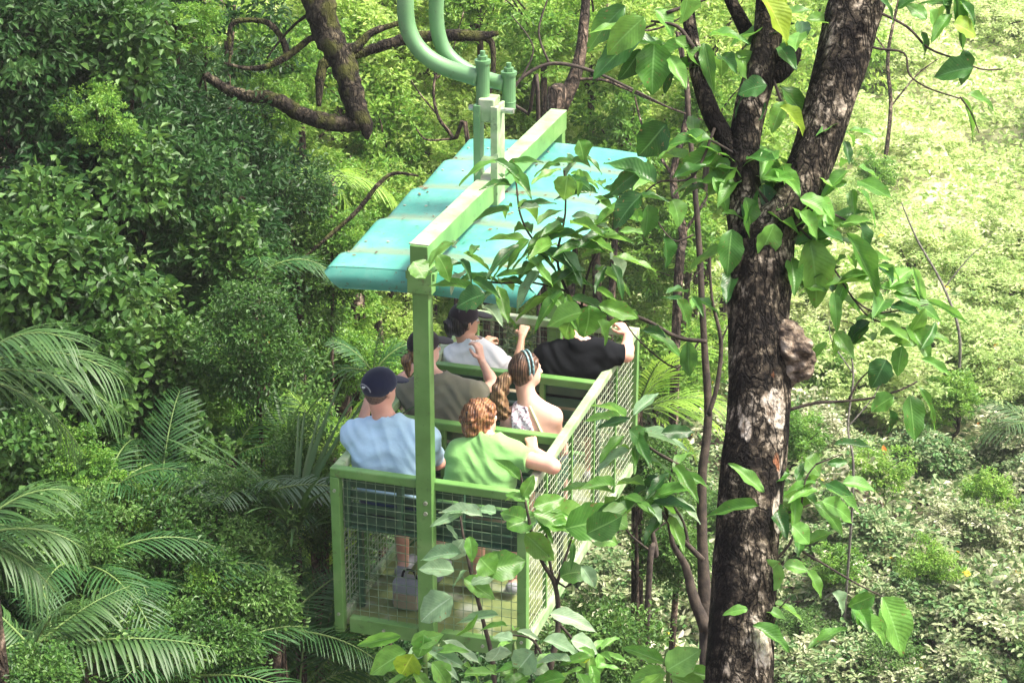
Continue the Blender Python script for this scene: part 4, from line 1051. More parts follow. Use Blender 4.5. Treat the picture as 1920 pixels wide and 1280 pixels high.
# ---------------------------------------------------------------- palms: fronds with leaflets of their own
def leaflet_mesh(mt, ns=7, wr=.075, droop=.35):
    V, F, UV = [], [], []
    for i in range(ns+1):
        t = i/ns; w_ = wr*.5*(math.sin(math.pi*min(1, t*1.15+.04))**.6 if t < .85 else (1-t)/.15*.75+.01)
        z = -droop*t*t
        for (s_, e) in ((-1, .35), (0, 0), (1, .35)):
            V.append((s_*w_, t, z+e*w_)); UV.append((.5+s_*.5, t))
    for i in range(ns):
        for k in (0, 1): F.append((i*3+k, i*3+k+1, i*3+k+4, i*3+k+3))
    return np_mesh('leaflet', V, F, mt, True, np.full(len(V), .5), UV)
LM = {}
def basis(y, n):
    y = Vector(y).normalized(); x = y.cross(Vector(n))
    if x.length < 1e-4: x = y.orthogonal()
    x.normalize(); z = x.cross(y); return x, y, z
def mtx(loc, y, n, sx, sy, sz=None):
    x, y, z = basis(y, n); sz = sy if sz is None else sz
    return Matrix(((x.x*sx, y.x*sy, z.x*sz, loc.x), (x.y*sx, y.y*sy, z.y*sz, loc.y), (x.z*sx, y.z*sy, z.z*sz, loc.z), (0,0,0,1)))
def frond(root, base, d0, length, nl, ll, mt, droop=.6, wr=.075, lean=.55, rng=R, tipd=None, ldroop=.35, rr=.010):
    base, d0 = Vector(base), Vector(d0).normalized()
    key = (mt, wr, ldroop)
    if key not in LM: LM[key] = leaflet_mesh(M[mt], wr=wr, droop=ldroop)
    fo = None; pts = []
    n = 12; p = base.copy(); d = d0.copy()
    for i in range(n+1):
        pts.append(p.copy()); d = (d + Vector((0,0,-1))*droop/n*(.4+1.4*i/n)).normalized(); p = p + d*length/n
    mb = MB().tube([q-base for q in pts], [rr*(1-.8*i/n) for i in range(n+1)], 6)
    fo = mb.build('frond', M['stem_green'], root, smooth=True, loc=base-root.location)
    for i in range(nl):
        t = .16+.84*i/(nl-1); k = min(int(t*n), n-1); q = pts[k].lerp(pts[k+1], t*n-k); dd = (pts[k+1]-pts[k]).normalized()
        side = dd.cross(Vector((0,0,1))).normalized(); up = side.cross(dd)
        for s_ in (-1, 1):
            L = ll*(math.sin(math.pi*(.12+.80*t)))**.7*rng.uniform(.85, 1.12)
            v = (side*s_ + dd*(lean+.5*t) + up*rng.uniform(.0, .25)).normalized()
            o = bpy.data.objects.new('leaflet', LM[key]); C.objects.link(o); o.parent = fo
            o.matrix_local = mtx(q-base, v, up+Vector((rng.uniform(-.2,.2), rng.uniform(-.2,.2), rng.uniform(0,.3))), L, L)
    return fo
def palm(label, px, py, d, fr, mt, ll, nl, length, group=None, trunk=True, name='palm', **k):
    if px < 900: length *= .82; ll *= .8
    b = PX(px, py, d); g = ground_z(b.x, b.y)
    root = empty(name, (b.x, b.y, g)); tag(root, label, 'palm', group)
    if trunk:
        MB().tube([(0,0,-.2), (.05,.03,(b.z-g)*.5), (0,0,b.z-g)], [.07,.055,.045], 8, smoothpath=3).build('trunk', M['bark_far'], root, smooth=True)
    for (ax, ay, az, ls) in fr:
        frond(root, b, (ax, ay, az), length*ls, nl, ll*ls**.5, mt, **k)
    return root
palm('palm with long strap leaves arching in from the left edge, upper fronds', -70, 700, 10.5, [(1,-.1,.55,1),(1,.2,.1,1.0),(.9,.3,-.35,.9),(.8,-.3,.9,.9)], 'frond_pale', .42, 22, 1.0, wr=.052, droop=1.1, lean=1.0, ldroop=.5)
palm('palm at the left edge below the strap leaved palm', -60, 1010, 10, [(1,.1,.35,.9),(1,-.2,-.1,.8),(.7,.1,.8,.9),(1,.2,-.6,.8)], 'frond_pale', .34, 22, .75, wr=.055, droop=1.1, lean=.9, ldroop=.5)
palm('dark feather palm in the middle of the left thicket', 300, 930, 14.2, [(-1,.1,.25,.8),(1,.2,.35,1),(.3,-.6,.8,.8),(-.5,-.5,.6,.8),(.8,-.4,.5,.9),(.1,.5,1,.8)], 'frond', .36, 24, 1.15, wr=.06, droop=.9)
palm('feather palm with grey green drooping fronds left of the rear mesh panel', 480, 930, 13.9, [(.8,.0,.35,.9),(-.9,.1,.5,.8),(.3,-.5,.8,.6),(-.2,-.6,.6,.7)], 'frond_grey', .34, 26, .95, wr=.06, droop=1.0, lean=.35)
palm('feather palm with a long arching frond at lower left', 250, 1120, 13.2, [(.9,.1,.55,1.1),(-.6,-.2,.7,.9),(.2,-.6,.7,.9),(1,-.3,.1,.9),(-.9,.2,.2,.8)], 'frond', .33, 26, 1.05, wr=.06, droop=.9)
palm('feather palm with comb like leaflets along the bottom left edge', 60, 1215, 12.2, [(1,.1,.15,1.25),(.3,-.3,.6,.8),(-.5,0,.7,.8),(.8,.4,.6,.8)], 'frond_pale', .30, 30, 1.0, wr=.085, droop=.45, lean=.1, ldroop=.6)
palm('small palm at the bottom between the thicket and the gondola', 560, 1300, 14, [(.6,-.1,.9,.9),(-.7,0,.8,1),(.1,.3,1,.9),(-.3,-.5,.8,.8),(.9,.2,.5,.8)], 'frond', .35, 24, 1.1, wr=.06, droop=.6)
palm('bright lime palm behind the right rail of the gondola', 1195, 770, 17.6, [(.5,.1,.9,.8),(.9,-.1,.5,.8),(.9,.2,.1,.8),(.2,-.3,1,.8),(.7,.3,-.3,.7)], 'frond_lime', .38, 22, 1.0, wr=.055, droop=1.0, lean=.9)
palm('feather palm with a hanging frond and an orange bloom above the thicket', 480, 520, 15.8, [(.35,0,.3,.8),(-.5,.1,.5,.8),(-.9,.1,.1,.8),(.8,.2,.5,.8),(.1,-.4,.8,.6)], 'frond', .30, 24, .95, wr=.06, droop=1.6)
palm('pale palm at the right edge of the slope', 1960, 820, 29, [(-1,0,.4,1),(-.8,.2,.8,1),(-.5,-.4,.6,1),(-1,.2,-.1,1)], 'frond_pale', .40, 18, 1.0, wr=.06, droop=.8)
palm('feathery fern like palm beside the cap of the man in blue', 700, 700, 17.2, [(.1,0,1,.7),(-.5,0,.8,.8),(-.9,.1,.3,.8),(.5,.2,.7,.7)], 'frond', .26, 24, .7, wr=.07, droop=1.0)
palm('small palm peeping over the left rail behind the man in blue', 620, 860, 15.6, [(-.3,0,.9,.9),(-.9,.1,.6,.9),(.4,.1,.9,.9),(-.6,-.4,.7,.8)], 'frond_lime', .30, 22, .8, wr=.06, droop=.9)
palm('yellow green palm crowns high behind the roof at left', 620, 330, 20, [(.2,0,-.3,.9),(-.5,.1,.2,.8),(.7,.1,0,.9),(.2,-.5,.4,.7)], 'frond_lime', .42, 22, 1.0, wr=.05, droop=1.2)
for i, (x, y, d, sc, lab) in enumerate(((400,1130,13.6,.9,'dark palm with low fronds beneath the long arching frond'),(150,1060,13,.9,'dark palm between the left edge palms and the feather palm'),(520,1180,13.4,.8,'dark feather palm close to the lower left of the gondola'),
    (340,1270,12.8,.9,'dark palm along the bottom edge at left'),(190,930,14,.8,'small dark palm behind the left edge strap leaves'),(590,960,14.6,.7,'narrow dark palm touching the rear left corner post'),(430,860,15,.8,'dark palm behind the feather palm in the thicket'),(100,1200,12.4,.8,'dark palm low at the bottom left corner'))):
    rr_ = random.Random(i+50)
    palm(lab, x, y, d, [(math.cos(a), math.sin(a)*.8, rr_.uniform(.1,.9), rr_.uniform(.7,1.1)*sc) for a in [rr_.uniform(0,1)+k*1.26 for k in range(5)]], 'frond', .34, 24, 1.2, wr=rr_.uniform(.045,.07), droop=rr_.uniform(.7,1.2), lean=rr_.uniform(.3,.8))
b = PX(507, 620, 15.3)
fr_ = empty('flower_spike', b); tag(fr_, 'orange bloom hanging in the palm left of the gondola', 'flower')
for k in range(14):
    a = k*2.4; MB().tube([(0,0,-.01*k), (.03*math.cos(a), .03*math.sin(a), -.01*k-.01), (.045*math.cos(a), .045*math.sin(a), -.01*k+.012)], [.003,.008,.002], 5).build('petal', M['flower'], fr_, smooth=True)
# strap bladed plants (long grey green blades rising left of the mesh)
def blades(label, px, py, d, n, L, wd, mt, spread=.5, seed=1):
    rng = random.Random(seed); b = PX(px, py, d); g = ground_z(b.x, b.y)
    root = empty('blade_plant', (b.x, b.y, g)); tag(root, label, 'plant')
    MB().tube([(0,0,-.1), (0,0,b.z-g)], [.05,.035], 7).build('trunk', M['bark_far'], root, smooth=True)
    key = ('bl', mt)
    if key not in LM: LM[key] = leaflet_mesh(M[mt], ns=9, wr=.05, droop=.45)
    for i in range(n):
        a = rng.uniform(0, 6.28); e = rng.uniform(.5, 1.5)
        v = Vector((math.cos(a)*spread, math.sin(a)*spread, e)); o = bpy.data.objects.new('blade', LM[key]); C.objects.link(o); o.parent = root
        l_ = L*rng.uniform(.6, 1.15)
        o.matrix_local = mtx(Vector((0,0,b.z-g)), v, Vector((-math.cos(a), -math.sin(a), .8)), l_*wd, l_)
blades('clump of long grey green blades rising beside the rear left corner post', 555, 1010, 14.0, 34, 1.0, .8, 'frond_pale', .45, 1)
blades('tall clump of dark green blades at the bottom left of the gondola', 600, 1250, 14.4, 40, 1.1, .8, 'frond', .5, 2)
blades('upright clump of grey green blades in the thicket left of the man in blue', 540, 860, 15.5, 22, .8, .8, 'frond_pale', .3, 3)
blades('clump of green blades beside the left post of the gondola', 600, 1080, 15.0, 30, .8, .9, 'frond_lime', .4, 4)

# ---------------------------------------------------------------- mossy boughs top centre and twigs
def curve_tree(name, label, cat, root_loc, limbs, m, seg=9, jit=.12, parts='limb', group=None):
    root = empty(name, root_loc); tag(root, label, cat, group)
    rng = random.Random(3)
    for i, (pts, rad) in enumerate(limbs):
        MB().tube([Vector(p)-Vector(root_loc) for p in pts], rad, seg, smoothpath=6, jit=jit, rng=rng).build('trunk' if i == 0 else parts, m, root, smooth=True)
    return root
def P(l, d): return [PX(x, y, d) for x, y in l]
px_ = lambda w_, d: [q*d/F_PX/2 for q in w_]
b0 = PX(250, 600, 19.5); b0.z = ground_z(b0.x, b0.y)
T0 = [b0, PX(240, 200, 19.2), PX(330, -250, 18.5), PX(520, -200, 17.6), PX(592, -20, 17)]
LB = [(T0 + P([(612,60),(640,110),(658,165),(672,215),(686,238),(688,262)], 17), [.16,.14,.11,.09]+px_([62,56,50,46,42,30,5], 17)),
      (P([(684,226),(650,232),(600,226),(560,212),(535,196),(500,182),(460,180),(420,165),(385,140)], 17), px_([34,34,32,30,28,26,24,20,14], 17)),
      (P([(640,95),(668,88),(700,60),(760,40)], 17), px_([26,20,14,8], 17)),
      (P([(655,110),(700,92),(750,76),(800,68),(860,66),(900,68),(935,62)], 17.3), px_([10,20,22,22,24,20,8], 17)),
      (P([(900,68),(922,82),(925,130),(918,180)], 17.4), px_([16,12,9,5], 17)),
      (P([(610,75),(585,72),(560,90),(535,108),(500,125),(460,128),(420,118)], 17), px_([12,12,13,14,12,8,4], 17)),
      (P([(540,108),(530,75),(505,45),(470,38),(440,42),(430,60),(432,100),(428,125)], 17.2), px_([15,13,12,10,10,9,7,4], 17)),
      (P([(640,115),(610,118),(600,150),(598,200)], 17.6), px_([16,22,20,8], 17)),
      (P([(590,20),(560,40),(530,70),(500,110)], 17.1), px_([8,6,5,3], 17)),
      (P([(785,330),(740,325),(710,345),(670,395),(620,440),(565,487)], 16.2), px_([4,7,9,9,8,4], 16))]
LB = [(p, (r+[r[-1]]*len(p))[:len(p)]) for p, r in LB]
curve_tree('mossy_tree', 'mossy dark tree with crooked boughs hanging above the turquoise roof', 'tree', b0, LB, M['bark_moss'])
# far bare trunks and twigs seen against the bright foliage
def snag(label, pts, d, wd, m='bark_far', extra=()):
    q = P(pts, d); b = q[0].copy(); b.z = ground_z(b.x, b.y)
    limbs = [([b]+q, [wd[0]*d/F_PX*.55]+px_(wd, d))]
    for e, w2 in extra: limbs.append((P(e, d), px_(w2, d)))
    return curve_tree('bare_tree', label, 'tree', b, limbs, M[m], 7, .05)
snag('brown slanting trunk behind the far end of the roof beam', [(1040,260),(1052,200),(1075,150),(1090,90),(1100,-20)], 22, [34,32,28,22,16], extra=[([(1075,150),(1130,150),(1180,170),(1250,200),(1330,230)],[7,6,5,4,2]),([(1090,90),(1150,60),(1230,55),(1300,20)],[6,5,4,2])])
snag('thin bare branching sapling behind the roof at left', [(880,330),(850,260),(820,215),(815,150),(850,60)], 21, [9,8,6,5,3], extra=[([(850,260),(800,262),(780,240)],[5,4,2]),([(820,215),(790,180),(770,150)],[4,3,2]),([(815,150),(840,120),(870,20)],[4,3,2])])
snag('thin dark twig tree right of the hanger', [(1010,260),(990,215),(960,190),(975,150),(1030,120),(1100,130),(1180,165),(1260,205)], 19, [8,7,6,6,7,7,5,3], 'twig', extra=[([(1030,120),(1010,60),(1030,-10)],[5,4,3]),([(975,150),(1000,90),(960,30)],[4,3,2])])
snag('dark forked trunk in the left thicket', [(292,640),(295,560),(300,500),(305,440)], 16.8, [28,26,24,14], 'bark_moss', extra=[([(300,470),(260,420),(235,400),(180,400),(120,405),(60,425),(-20,445)],[10,12,14,18,18,16,14]),([(200,400),(240,360),(260,320),(300,290)],[12,10,8,5]),([(150,402),(200,425),(250,440),(300,480)],[10,8,7,4])])
snag('brown slanting dead trunk left of the cap of the man in blue', [(640,760),(655,700),(668,640),(672,560),(665,500)], 20, [40,38,34,26,12])
snag('thin pale bare stem standing on the slope right of the burl', [(1600,900),(1590,800),(1600,700),(1585,620)], 24, [5,4,4,2], 'twig_pale', extra=[([(1590,800),(1640,740),(1660,690)],[3,2,1]),([(1600,700),(1560,640),(1555,600)],[3,2,1])])
snag('leaning pale bare stem on the slope above the leaf spray', [(1800,640),(1770,540),(1720,450),(1690,380)], 30, [6,5,4,2], 'twig_pale', extra=[([(1770,540),(1820,480),(1860,450)],[3,2,1])])
snag('thin grey trunk in the pale bushes at upper right', [(1660,300),(1670,200),(1665,100),(1690,-20)], 40, [9,8,7,5], 'bark_far', extra=[([(1670,200),(1720,140),(1760,110)],[4,3,2]),([(1665,100),(1620,40)],[4,2])])
snag('forked grey trunk behind the fork of the foreground tree', [(1270,560),(1280,440),(1262,330),(1290,200),(1270,60)], 24, [18,16,14,12,8], 'bark_far', extra=[([(1280,440),(1330,360),(1350,280)],[7,5,3]),([(1262,330),(1210,250),(1190,180)],[7,5,3])])
snag('dead brown stems above the undergrowth right of the gondola', [(1215,1120),(1230,1040),(1222,980),(1240,930)], 17, [12,11,9,6], 'twig', extra=[([(1230,1040),(1180,1000),(1160,960)],[5,4,2]),([(1222,1000),(1270,960)],[4,2])])
snag('slender pale trunk in the upper left foliage', [(430,200),(432,120),(436,60),(440,10)], 19, [10,9,8,6])
snag('thin upright pale stem inside the lower left thicket', [(500,900),(498,800),(496,720)], 16, [14,12,8])

# ---------------------------------------------------------------- large leaves near the camera
def bigleaf_mesh(name, mt, curl, seed, hole=False):
    rng = random.Random(seed); V, F, UV = [], [], []
    ns, nw = 12, 6
    for i in range(ns+1):
        t = i/ns
        w_ = .5*(math.sin(math.pi*t**.9)**.75)*(1-.25*t) if t > 0 else 0
        if t > .93: w_ *= (1-t)/.07*.6
        w_ = max(w_, .006)
        bend = -curl*t**1.8
        for k in range(nw+1):
            s_ = k/nw*2-1
            x = s_*w_*(1+.06*math.sin(i*1.9+s_*3+seed)) + .05*math.sin(t*2.6+seed*1.7)*t; z = bend + abs(s_)*w_*(.18+.10*(seed%3)) + .035*math.sin(t*13+seed*2+s_*2)*abs(s_)
            V.append((x, t, z)); UV.append((k/nw, t))
    for i in range(ns):
        for k in range(nw):
            a = i*(nw+1)+k
            F.append((a, a+1, a+nw+2, a+nw+1))
    return np_mesh(name, V, F, M[mt], True, None, UV)
BL = {}
for t in ('lf_dark', 'lf_mid', 'lf_light', 'lf_yellow', 'lf_pale'):
    BL[t] = [bigleaf_mesh('leaf', t, c, i, i == 3) for i, c in enumerate((.10, .25, .42, .55, .18, .33))]
TONE = {'d': 'lf_dark', 'm': 'lf_mid', 'l': 'lf_light', 'y': 'lf_yellow', 'p': 'lf_pale'}
SUNH = Vector((0.25, -.55, .8)).normalized()
LR = random.Random(77)
def leafobj(root, base, tip, wid, tone, nrm=None, curl=None):
    y = tip-base; L = y.length
    i = LR.randrange(6) if curl is None else curl
    if nrm is None: nrm = SUNH+Vector((LR.uniform(-.4,.4), LR.uniform(-.3,.2), LR.uniform(-.3,.3)))
    o = bpy.data.objects.new('leaf', BL[TONE[tone]][i]); C.objects.link(o); o.parent = root
    o.matrix_local = mtx(base-root.location, y, nrm, wid, L)
    return o
def lf(root, d, lst):
    for q in lst:
        bx, by, tx, ty, wpx, tone = q[:6]
        dd = d+LR.uniform(-.12, .12)
        leafobj(root, PX(bx, by, dd), PX(tx, ty, dd+LR.uniform(-.03, .05)), wpx*1.3*dd/F_PX, tone)
def whorl(root, d, x, y, n, L, tones='ddmml', wr=.36, down=.5, ang=(0, 360), stem=True, m='twig'):
    "leaves round a twig tip, real directions in space, drooping"
    c = PX(x, y, d)
    for i in range(n):
        a = math.radians(ang[0]+(ang[1]-ang[0])*(i+LR.uniform(-.3,.3))/n); Lw = L*d/F_PX*LR.uniform(.7, 1.15)
        v = Vector((math.cos(a), math.sin(a)*.8, LR.uniform(-down-.25, .45))).normalized()
        b = c+v*.02+Vector((0,0,LR.uniform(-.05,.05)))
        up = Vector((-v.x*v.z, -v.y*v.z, 1-v.z*v.z))+Vector((LR.uniform(-.3,.3), LR.uniform(-.5,.1), 0))
        leafobj(root, b, b+v*Lw, Lw*wr*LR.uniform(.8,1.15), LR.choice(tones), up)
def twig(root, d, pts, wd, m='twig', name='twig', d2=None):
    n = len(pts); q = [PX(x, y, d+((d2-d)*i/(n-1) if d2 else 0)) for i, (x, y) in enumerate(pts)]
    if not isinstance(wd, (list, tuple)): wd = [wd*(1-.55*i/(n-1)) for i in range(n)]
    return MB().tube([p-root.location for p in q], px_(wd, d), 7, smoothpath=4, jit=.06, rng=LR).build(name, M[m], root, smooth=True)

# the tree in the right foreground
D0 = 7.0
tb = PX(1390, 1290, D0); tb.z = ground_z(tb.x, tb.y+.3); tb.x += .1
tree = empty('foreground_tree', tb); tag(tree, 'tall forked tree with dark flaking bark and large leaves in the right foreground', 'tree')
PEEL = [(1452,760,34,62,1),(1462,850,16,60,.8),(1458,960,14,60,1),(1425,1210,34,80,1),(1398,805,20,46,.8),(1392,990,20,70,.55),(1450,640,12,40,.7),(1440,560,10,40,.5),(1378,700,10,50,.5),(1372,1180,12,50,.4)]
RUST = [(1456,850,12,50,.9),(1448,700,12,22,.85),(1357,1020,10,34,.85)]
def trunkmesh(path, wd, name, m, d=D0, seg=40, amp=.05, seed=0, pre=None):
    "a round trunk whose surface is broken into flakes and hollows"
    pts = [PX(x, y, d) for x, y in path]; rad = px_(wd, d)
    if pre: pts = pre[0]+pts; rad = pre[1]+rad
    P_, Q_ = [], []
    n = len(pts)
    for i in range(n-1):
        p0, p1, p2, p3 = pts[max(i-1,0)], pts[i], pts[i+1], pts[min(i+2,n-1)]
        L = (p2-p1).length; k = max(2, int(L/.018))
        for j in range(k):
            t = j/k
            P_.append(.5*((2*p1)+(p2-p0)*t+(2*p0-5*p1+4*p2-p3)*t*t+(3*p1-p0-3*p2+p3)*t**3)); Q_.append(rad[i]*(1-t)+rad[i+1]*t)
    P_.append(pts[-1]); Q_.append(rad[-1])
    A = np.array([list(p) for p in P_]); T = np.gradient(A, axis=0); T = norm(T)
    x = norm(np.cross(T, np.array([0,1.,0]))); y = np.cross(x, T)
    th = np.linspace(0, 2*np.pi, seg, endpoint=False); rng = np.random.default_rng(seed)
    s_ = np.arange(len(A))[:, None]*.018; tt = th[None, :]
    nz = 0
    for f1, f2, a in ((3, 6, .35), (5, 14, .3), (8, 30, .22), (13, 55, .2), (17, 90, .12)):
        nz = nz + a*np.sin(f1*tt+rng.uniform(0,6)+1.5*np.sin(f2*.3*s_+rng.uniform(0,6)))*np.sin(f2*s_+2*np.sin(f1*.5*tt+rng.uniform(0,6)))
    r = np.array(Q_)[:, None]*(1+amp*nz + amp*.8*np.clip(np.sin(9*tt+2*np.sin(4*s_)), -1, .2))
    V = A[:, None, :]+x[:, None, :]*(np.cos(tt)*r)[:, :, None]+y[:, None, :]*(np.sin(tt)*r)[:, :, None]
    V = V.reshape(-1, 3)-np.array(list(tree.location)); F = []
    for i in range(len(A)-1):
        k = np.arange(seg); k2 = (k+1) % seg; a = i*seg
        F.append(np.stack([a+k, a+k2, a+seg+k2, a+seg+k], 1))
    F = np.concatenate(F)
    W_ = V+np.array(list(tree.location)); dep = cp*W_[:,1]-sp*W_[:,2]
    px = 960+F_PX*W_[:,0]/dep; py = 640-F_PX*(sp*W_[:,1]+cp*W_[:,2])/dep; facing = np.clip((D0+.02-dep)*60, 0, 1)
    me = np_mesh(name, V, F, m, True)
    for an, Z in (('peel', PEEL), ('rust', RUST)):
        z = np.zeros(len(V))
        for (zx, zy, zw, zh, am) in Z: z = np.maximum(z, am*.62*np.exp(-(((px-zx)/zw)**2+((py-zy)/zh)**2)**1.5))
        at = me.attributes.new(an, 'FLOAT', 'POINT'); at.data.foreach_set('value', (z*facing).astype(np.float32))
    return link(name, me, tree)
lowp = [PX(1385, 1330, D0), PX(1378, 1440, D0)]
pre = ([tb+Vector((0,0,-.2))]+[tb.lerp(lowp[1], k/14) for k in range(1, 14)]+[lowp[1], lowp[0]], [.26]+[.25-.011*k for k in range(1, 14)]+[.113, .113])
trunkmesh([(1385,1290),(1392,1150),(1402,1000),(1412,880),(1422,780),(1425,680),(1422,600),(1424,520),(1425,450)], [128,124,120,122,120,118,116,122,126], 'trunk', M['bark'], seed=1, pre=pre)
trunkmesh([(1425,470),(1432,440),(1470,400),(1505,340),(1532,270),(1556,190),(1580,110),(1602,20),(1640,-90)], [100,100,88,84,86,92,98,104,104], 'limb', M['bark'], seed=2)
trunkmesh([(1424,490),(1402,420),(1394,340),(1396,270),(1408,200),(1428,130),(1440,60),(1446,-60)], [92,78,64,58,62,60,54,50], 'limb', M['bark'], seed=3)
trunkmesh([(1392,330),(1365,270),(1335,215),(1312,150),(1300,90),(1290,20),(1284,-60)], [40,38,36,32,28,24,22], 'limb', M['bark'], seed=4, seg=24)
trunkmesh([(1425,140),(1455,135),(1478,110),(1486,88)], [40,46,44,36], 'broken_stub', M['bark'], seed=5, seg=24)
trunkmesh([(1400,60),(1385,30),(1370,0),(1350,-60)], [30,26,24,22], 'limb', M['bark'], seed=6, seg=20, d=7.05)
# burl and peeled pale strips
bu = Field(.006); c0 = np.array(list(PX(1492, 662, D0-.02)))
bu.ell(c0-np.array([.015,0,0]), ((1,0,0),(0,1,0),(0,0,1)), (.048,.055,.085), .03)
for a in range(7): bu.ell(c0+np.array([.03*math.cos(a*2.3), -.03+.02*math.sin(a), .05*math.sin(a*1.7)]), ((1,0,0),(0,1,0),(0,0,1)), (.03,.035,.035), .02)
bu.ell(c0+np.array([-.03,0,.06]), ((1,0,0),(0,1,0),(0,0,1)), (.04,.05,.06), .04); bu.ell(c0+np.array([-.03,0,-.07]), ((1,0,0),(0,1,0),(0,0,1)), (.04,.05,.05), .04)
v_, f_ = bu.build(disp=lambda X,Y,Z: .006*np.sin(70*X+3*np.sin(50*Z))*np.sin(60*Z+40*Y)+.003*np.sin(160*X+90*Z)*np.sin(140*Z)); link('burl', np_mesh('burl', v_-np.array(list(tree.location)), f_, surf('burl_bark', (.04,.028,.02), (.15,.11,.075), 22, .9, 1.0, c3=(.30,.25,.19), lo=.40, hi=.6)), tree)
# twigs of that tree
for pts, wd in (([(1640,20),(1700,50),(1740,90),(1790,110),(1840,130),(1880,130)], 6), ([(1560,95),(1590,72),(1640,90),(1695,100),(1705,140),(1740,165),(1800,185)], 6),
    ([(1800,182),(1820,210),(1836,250)], 4), ([(1480,768),(1530,755),(1580,752),(1640,745),(1690,730),(1720,715)], 7), ([(1592,748),(1610,715),(1635,690)], 5),
    ([(1470,400),(1540,470),(1600,560),(1640,600),(1720,620)], 5), ([(1600,560),(1640,585),(1700,580),(1740,570)], 4), ([(1440,380),(1400,330),(1380,290)], 9),
    ([(1380,290),(1330,262),(1290,256)], 6), ([(1300,90),(1270,50),(1220,40)], 10), ([(1230,45),(1190,60)], 6), ([(1250,25),(1320,0),(1400,-20)], 8), ([(1450,150),(1465,190),(1455,170)], 6),
    ([(1440,960),(1480,960),(1520,945)], 7), ([(1440,1060),(1480,1020),(1500,960),(1510,900),(1530,870)], 6), ([(1420,1110),(1450,1075),(1470,1050)], 6),
    ([(1400,1190),(1440,1160),(1480,1120)], 5), ([(1500,1030),(1600,1090),(1660,1120)], 5), ([(1530,870),(1580,850)], 4), ([(1560,400),(1620,430)], 5), ([(1340,240),(1300,330),(1240,340),(1210,360)], 6)):
    twig(tree, D0-.03, pts, wd)
lf(tree, D0-.08, [(1172,12,1085,78,46,'d'),(1208,32,1138,102,50,'m'),(1200,60,1112,145,42,'d'),(1227,78,1226,176,60,'l'),(1265,72,1338,130,36,'m'),(1228,18,1268,58,34,'l'),(1290,-20,1290,48,46,'l'),
 (1200,92,1168,154,36,'d'),(1238,92,1262,172,34,'d'),(1425,-20,1492,78,56,'y'),(1440,-30,1490,30,46,'y'),(1380,98,1450,172,46,'m'),(1430,182,1378,236,46,'d'),(1438,160,1382,168,40,'d'),(1462,162,1542,244,44,'m'),(1462,200,1526,244,30,'y'),(1470,190,1445,245,28,'m'),
 (1250,232,1192,292,56,'d'),(1335,262,1252,256,34,'m'),(1342,286,1262,322,34,'m'),(1355,290,1430,302,42,'m'),(1380,276,1482,318,42,'m'),(1384,308,1316,352,54,'m'),(1385,300,1422,345,46,'m'),(1440,308,1472,402,40,'m'),(1468,308,1502,374,42,'l'),
 (1500,372,1566,398,38,'l'),(1398,370,1422,458,40,'m'),(1432,345,1440,418,42,'d'),(1452,420,1428,486,46,'l'),(1372,430,1366,514,44,'m'),(1518,450,1542,570,60,'m'),(1500,398,1545,446,38,'l'),(1612,418,1636,478,32,'d'),(1588,438,1662,546,36,'m'),
 (1645,498,1702,516,12,'l'),(1735,562,1825,604,14,'l'),(1712,500,1738,580,16,'l'),(1608,598,1612,648,36,'d'),(1230,345,1146,284,42,'d'),(1200,320,1142,362,30,'d'),(1205,364,1142,418,42,'d'),(1215,384,1218,448,42,'d'),(1260,374,1282,418,38,'l'),
 (1245,445,1262,500,42,'d'),(1790,-20,1812,92,22,'d'),(1742,20,1772,54,30,'l'),(1788,44,1838,62,44,'y'),(1826,128,1750,132,44,'d'),(1806,92,1822,164,30,'d'),(1728,60,1742,104,18,'d'),(1738,36,1698,6,28,'l'),(1812,178,1888,184,20,'m'),(1804,182,1838,262,9,'m'),
 (1640,-10,1700,20,20,'d'),(1740,-20,1680,10,30,'d'),(1762,-10,1790,30,30,'d'),
 (1662,674,1634,722,42,'d'),(1676,742,1632,770,40,'m'),(1668,768,1676,818,26,'d'),(1705,738,1722,828,44,'m'),(1720,724,1780,790,14,'m'),(1692,648,1680,704,28,'l'),(1725,655,1762,600,16,'m'),(1728,672,1790,700,18,'l'),(1720,640,1680,630,26,'m'),(1735,575,1700,660,24,'m'),
 (1565,832,1642,832,18,'d'),(1510,858,1542,888,44,'m'),(1552,868,1592,866,16,'d'),(1580,905,1645,910,30,'l'),(1526,942,1594,982,32,'m'),(1540,940,1622,965,34,'l'),(1520,945,1442,930,34,'m'),(1432,922,1370,866,24,'l'),(1422,948,1328,948,24,'m'),
 (1465,988,1428,1018,38,'m'),(1486,984,1522,1018,38,'l'),(1462,1052,1402,1114,58,'l'),(1470,1058,1518,1066,26,'l'),(1514,1068,1548,1118,24,'m'),(1402,1142,1360,1140,20,'l'),(1430,1140,1478,1156,20,'l'),(1412,1172,1490,1208,30,'m'),(1398,1165,1398,1210,22,'m'),
 (1655,1118,1712,1232,66,'l'),(1648,1140,1690,1205,30,'m'),(1600,1130,1640,1180,40,'m'),(1640,1115,1590,1140,30,'m'),(1560,1110,1600,1150,30,'p')])
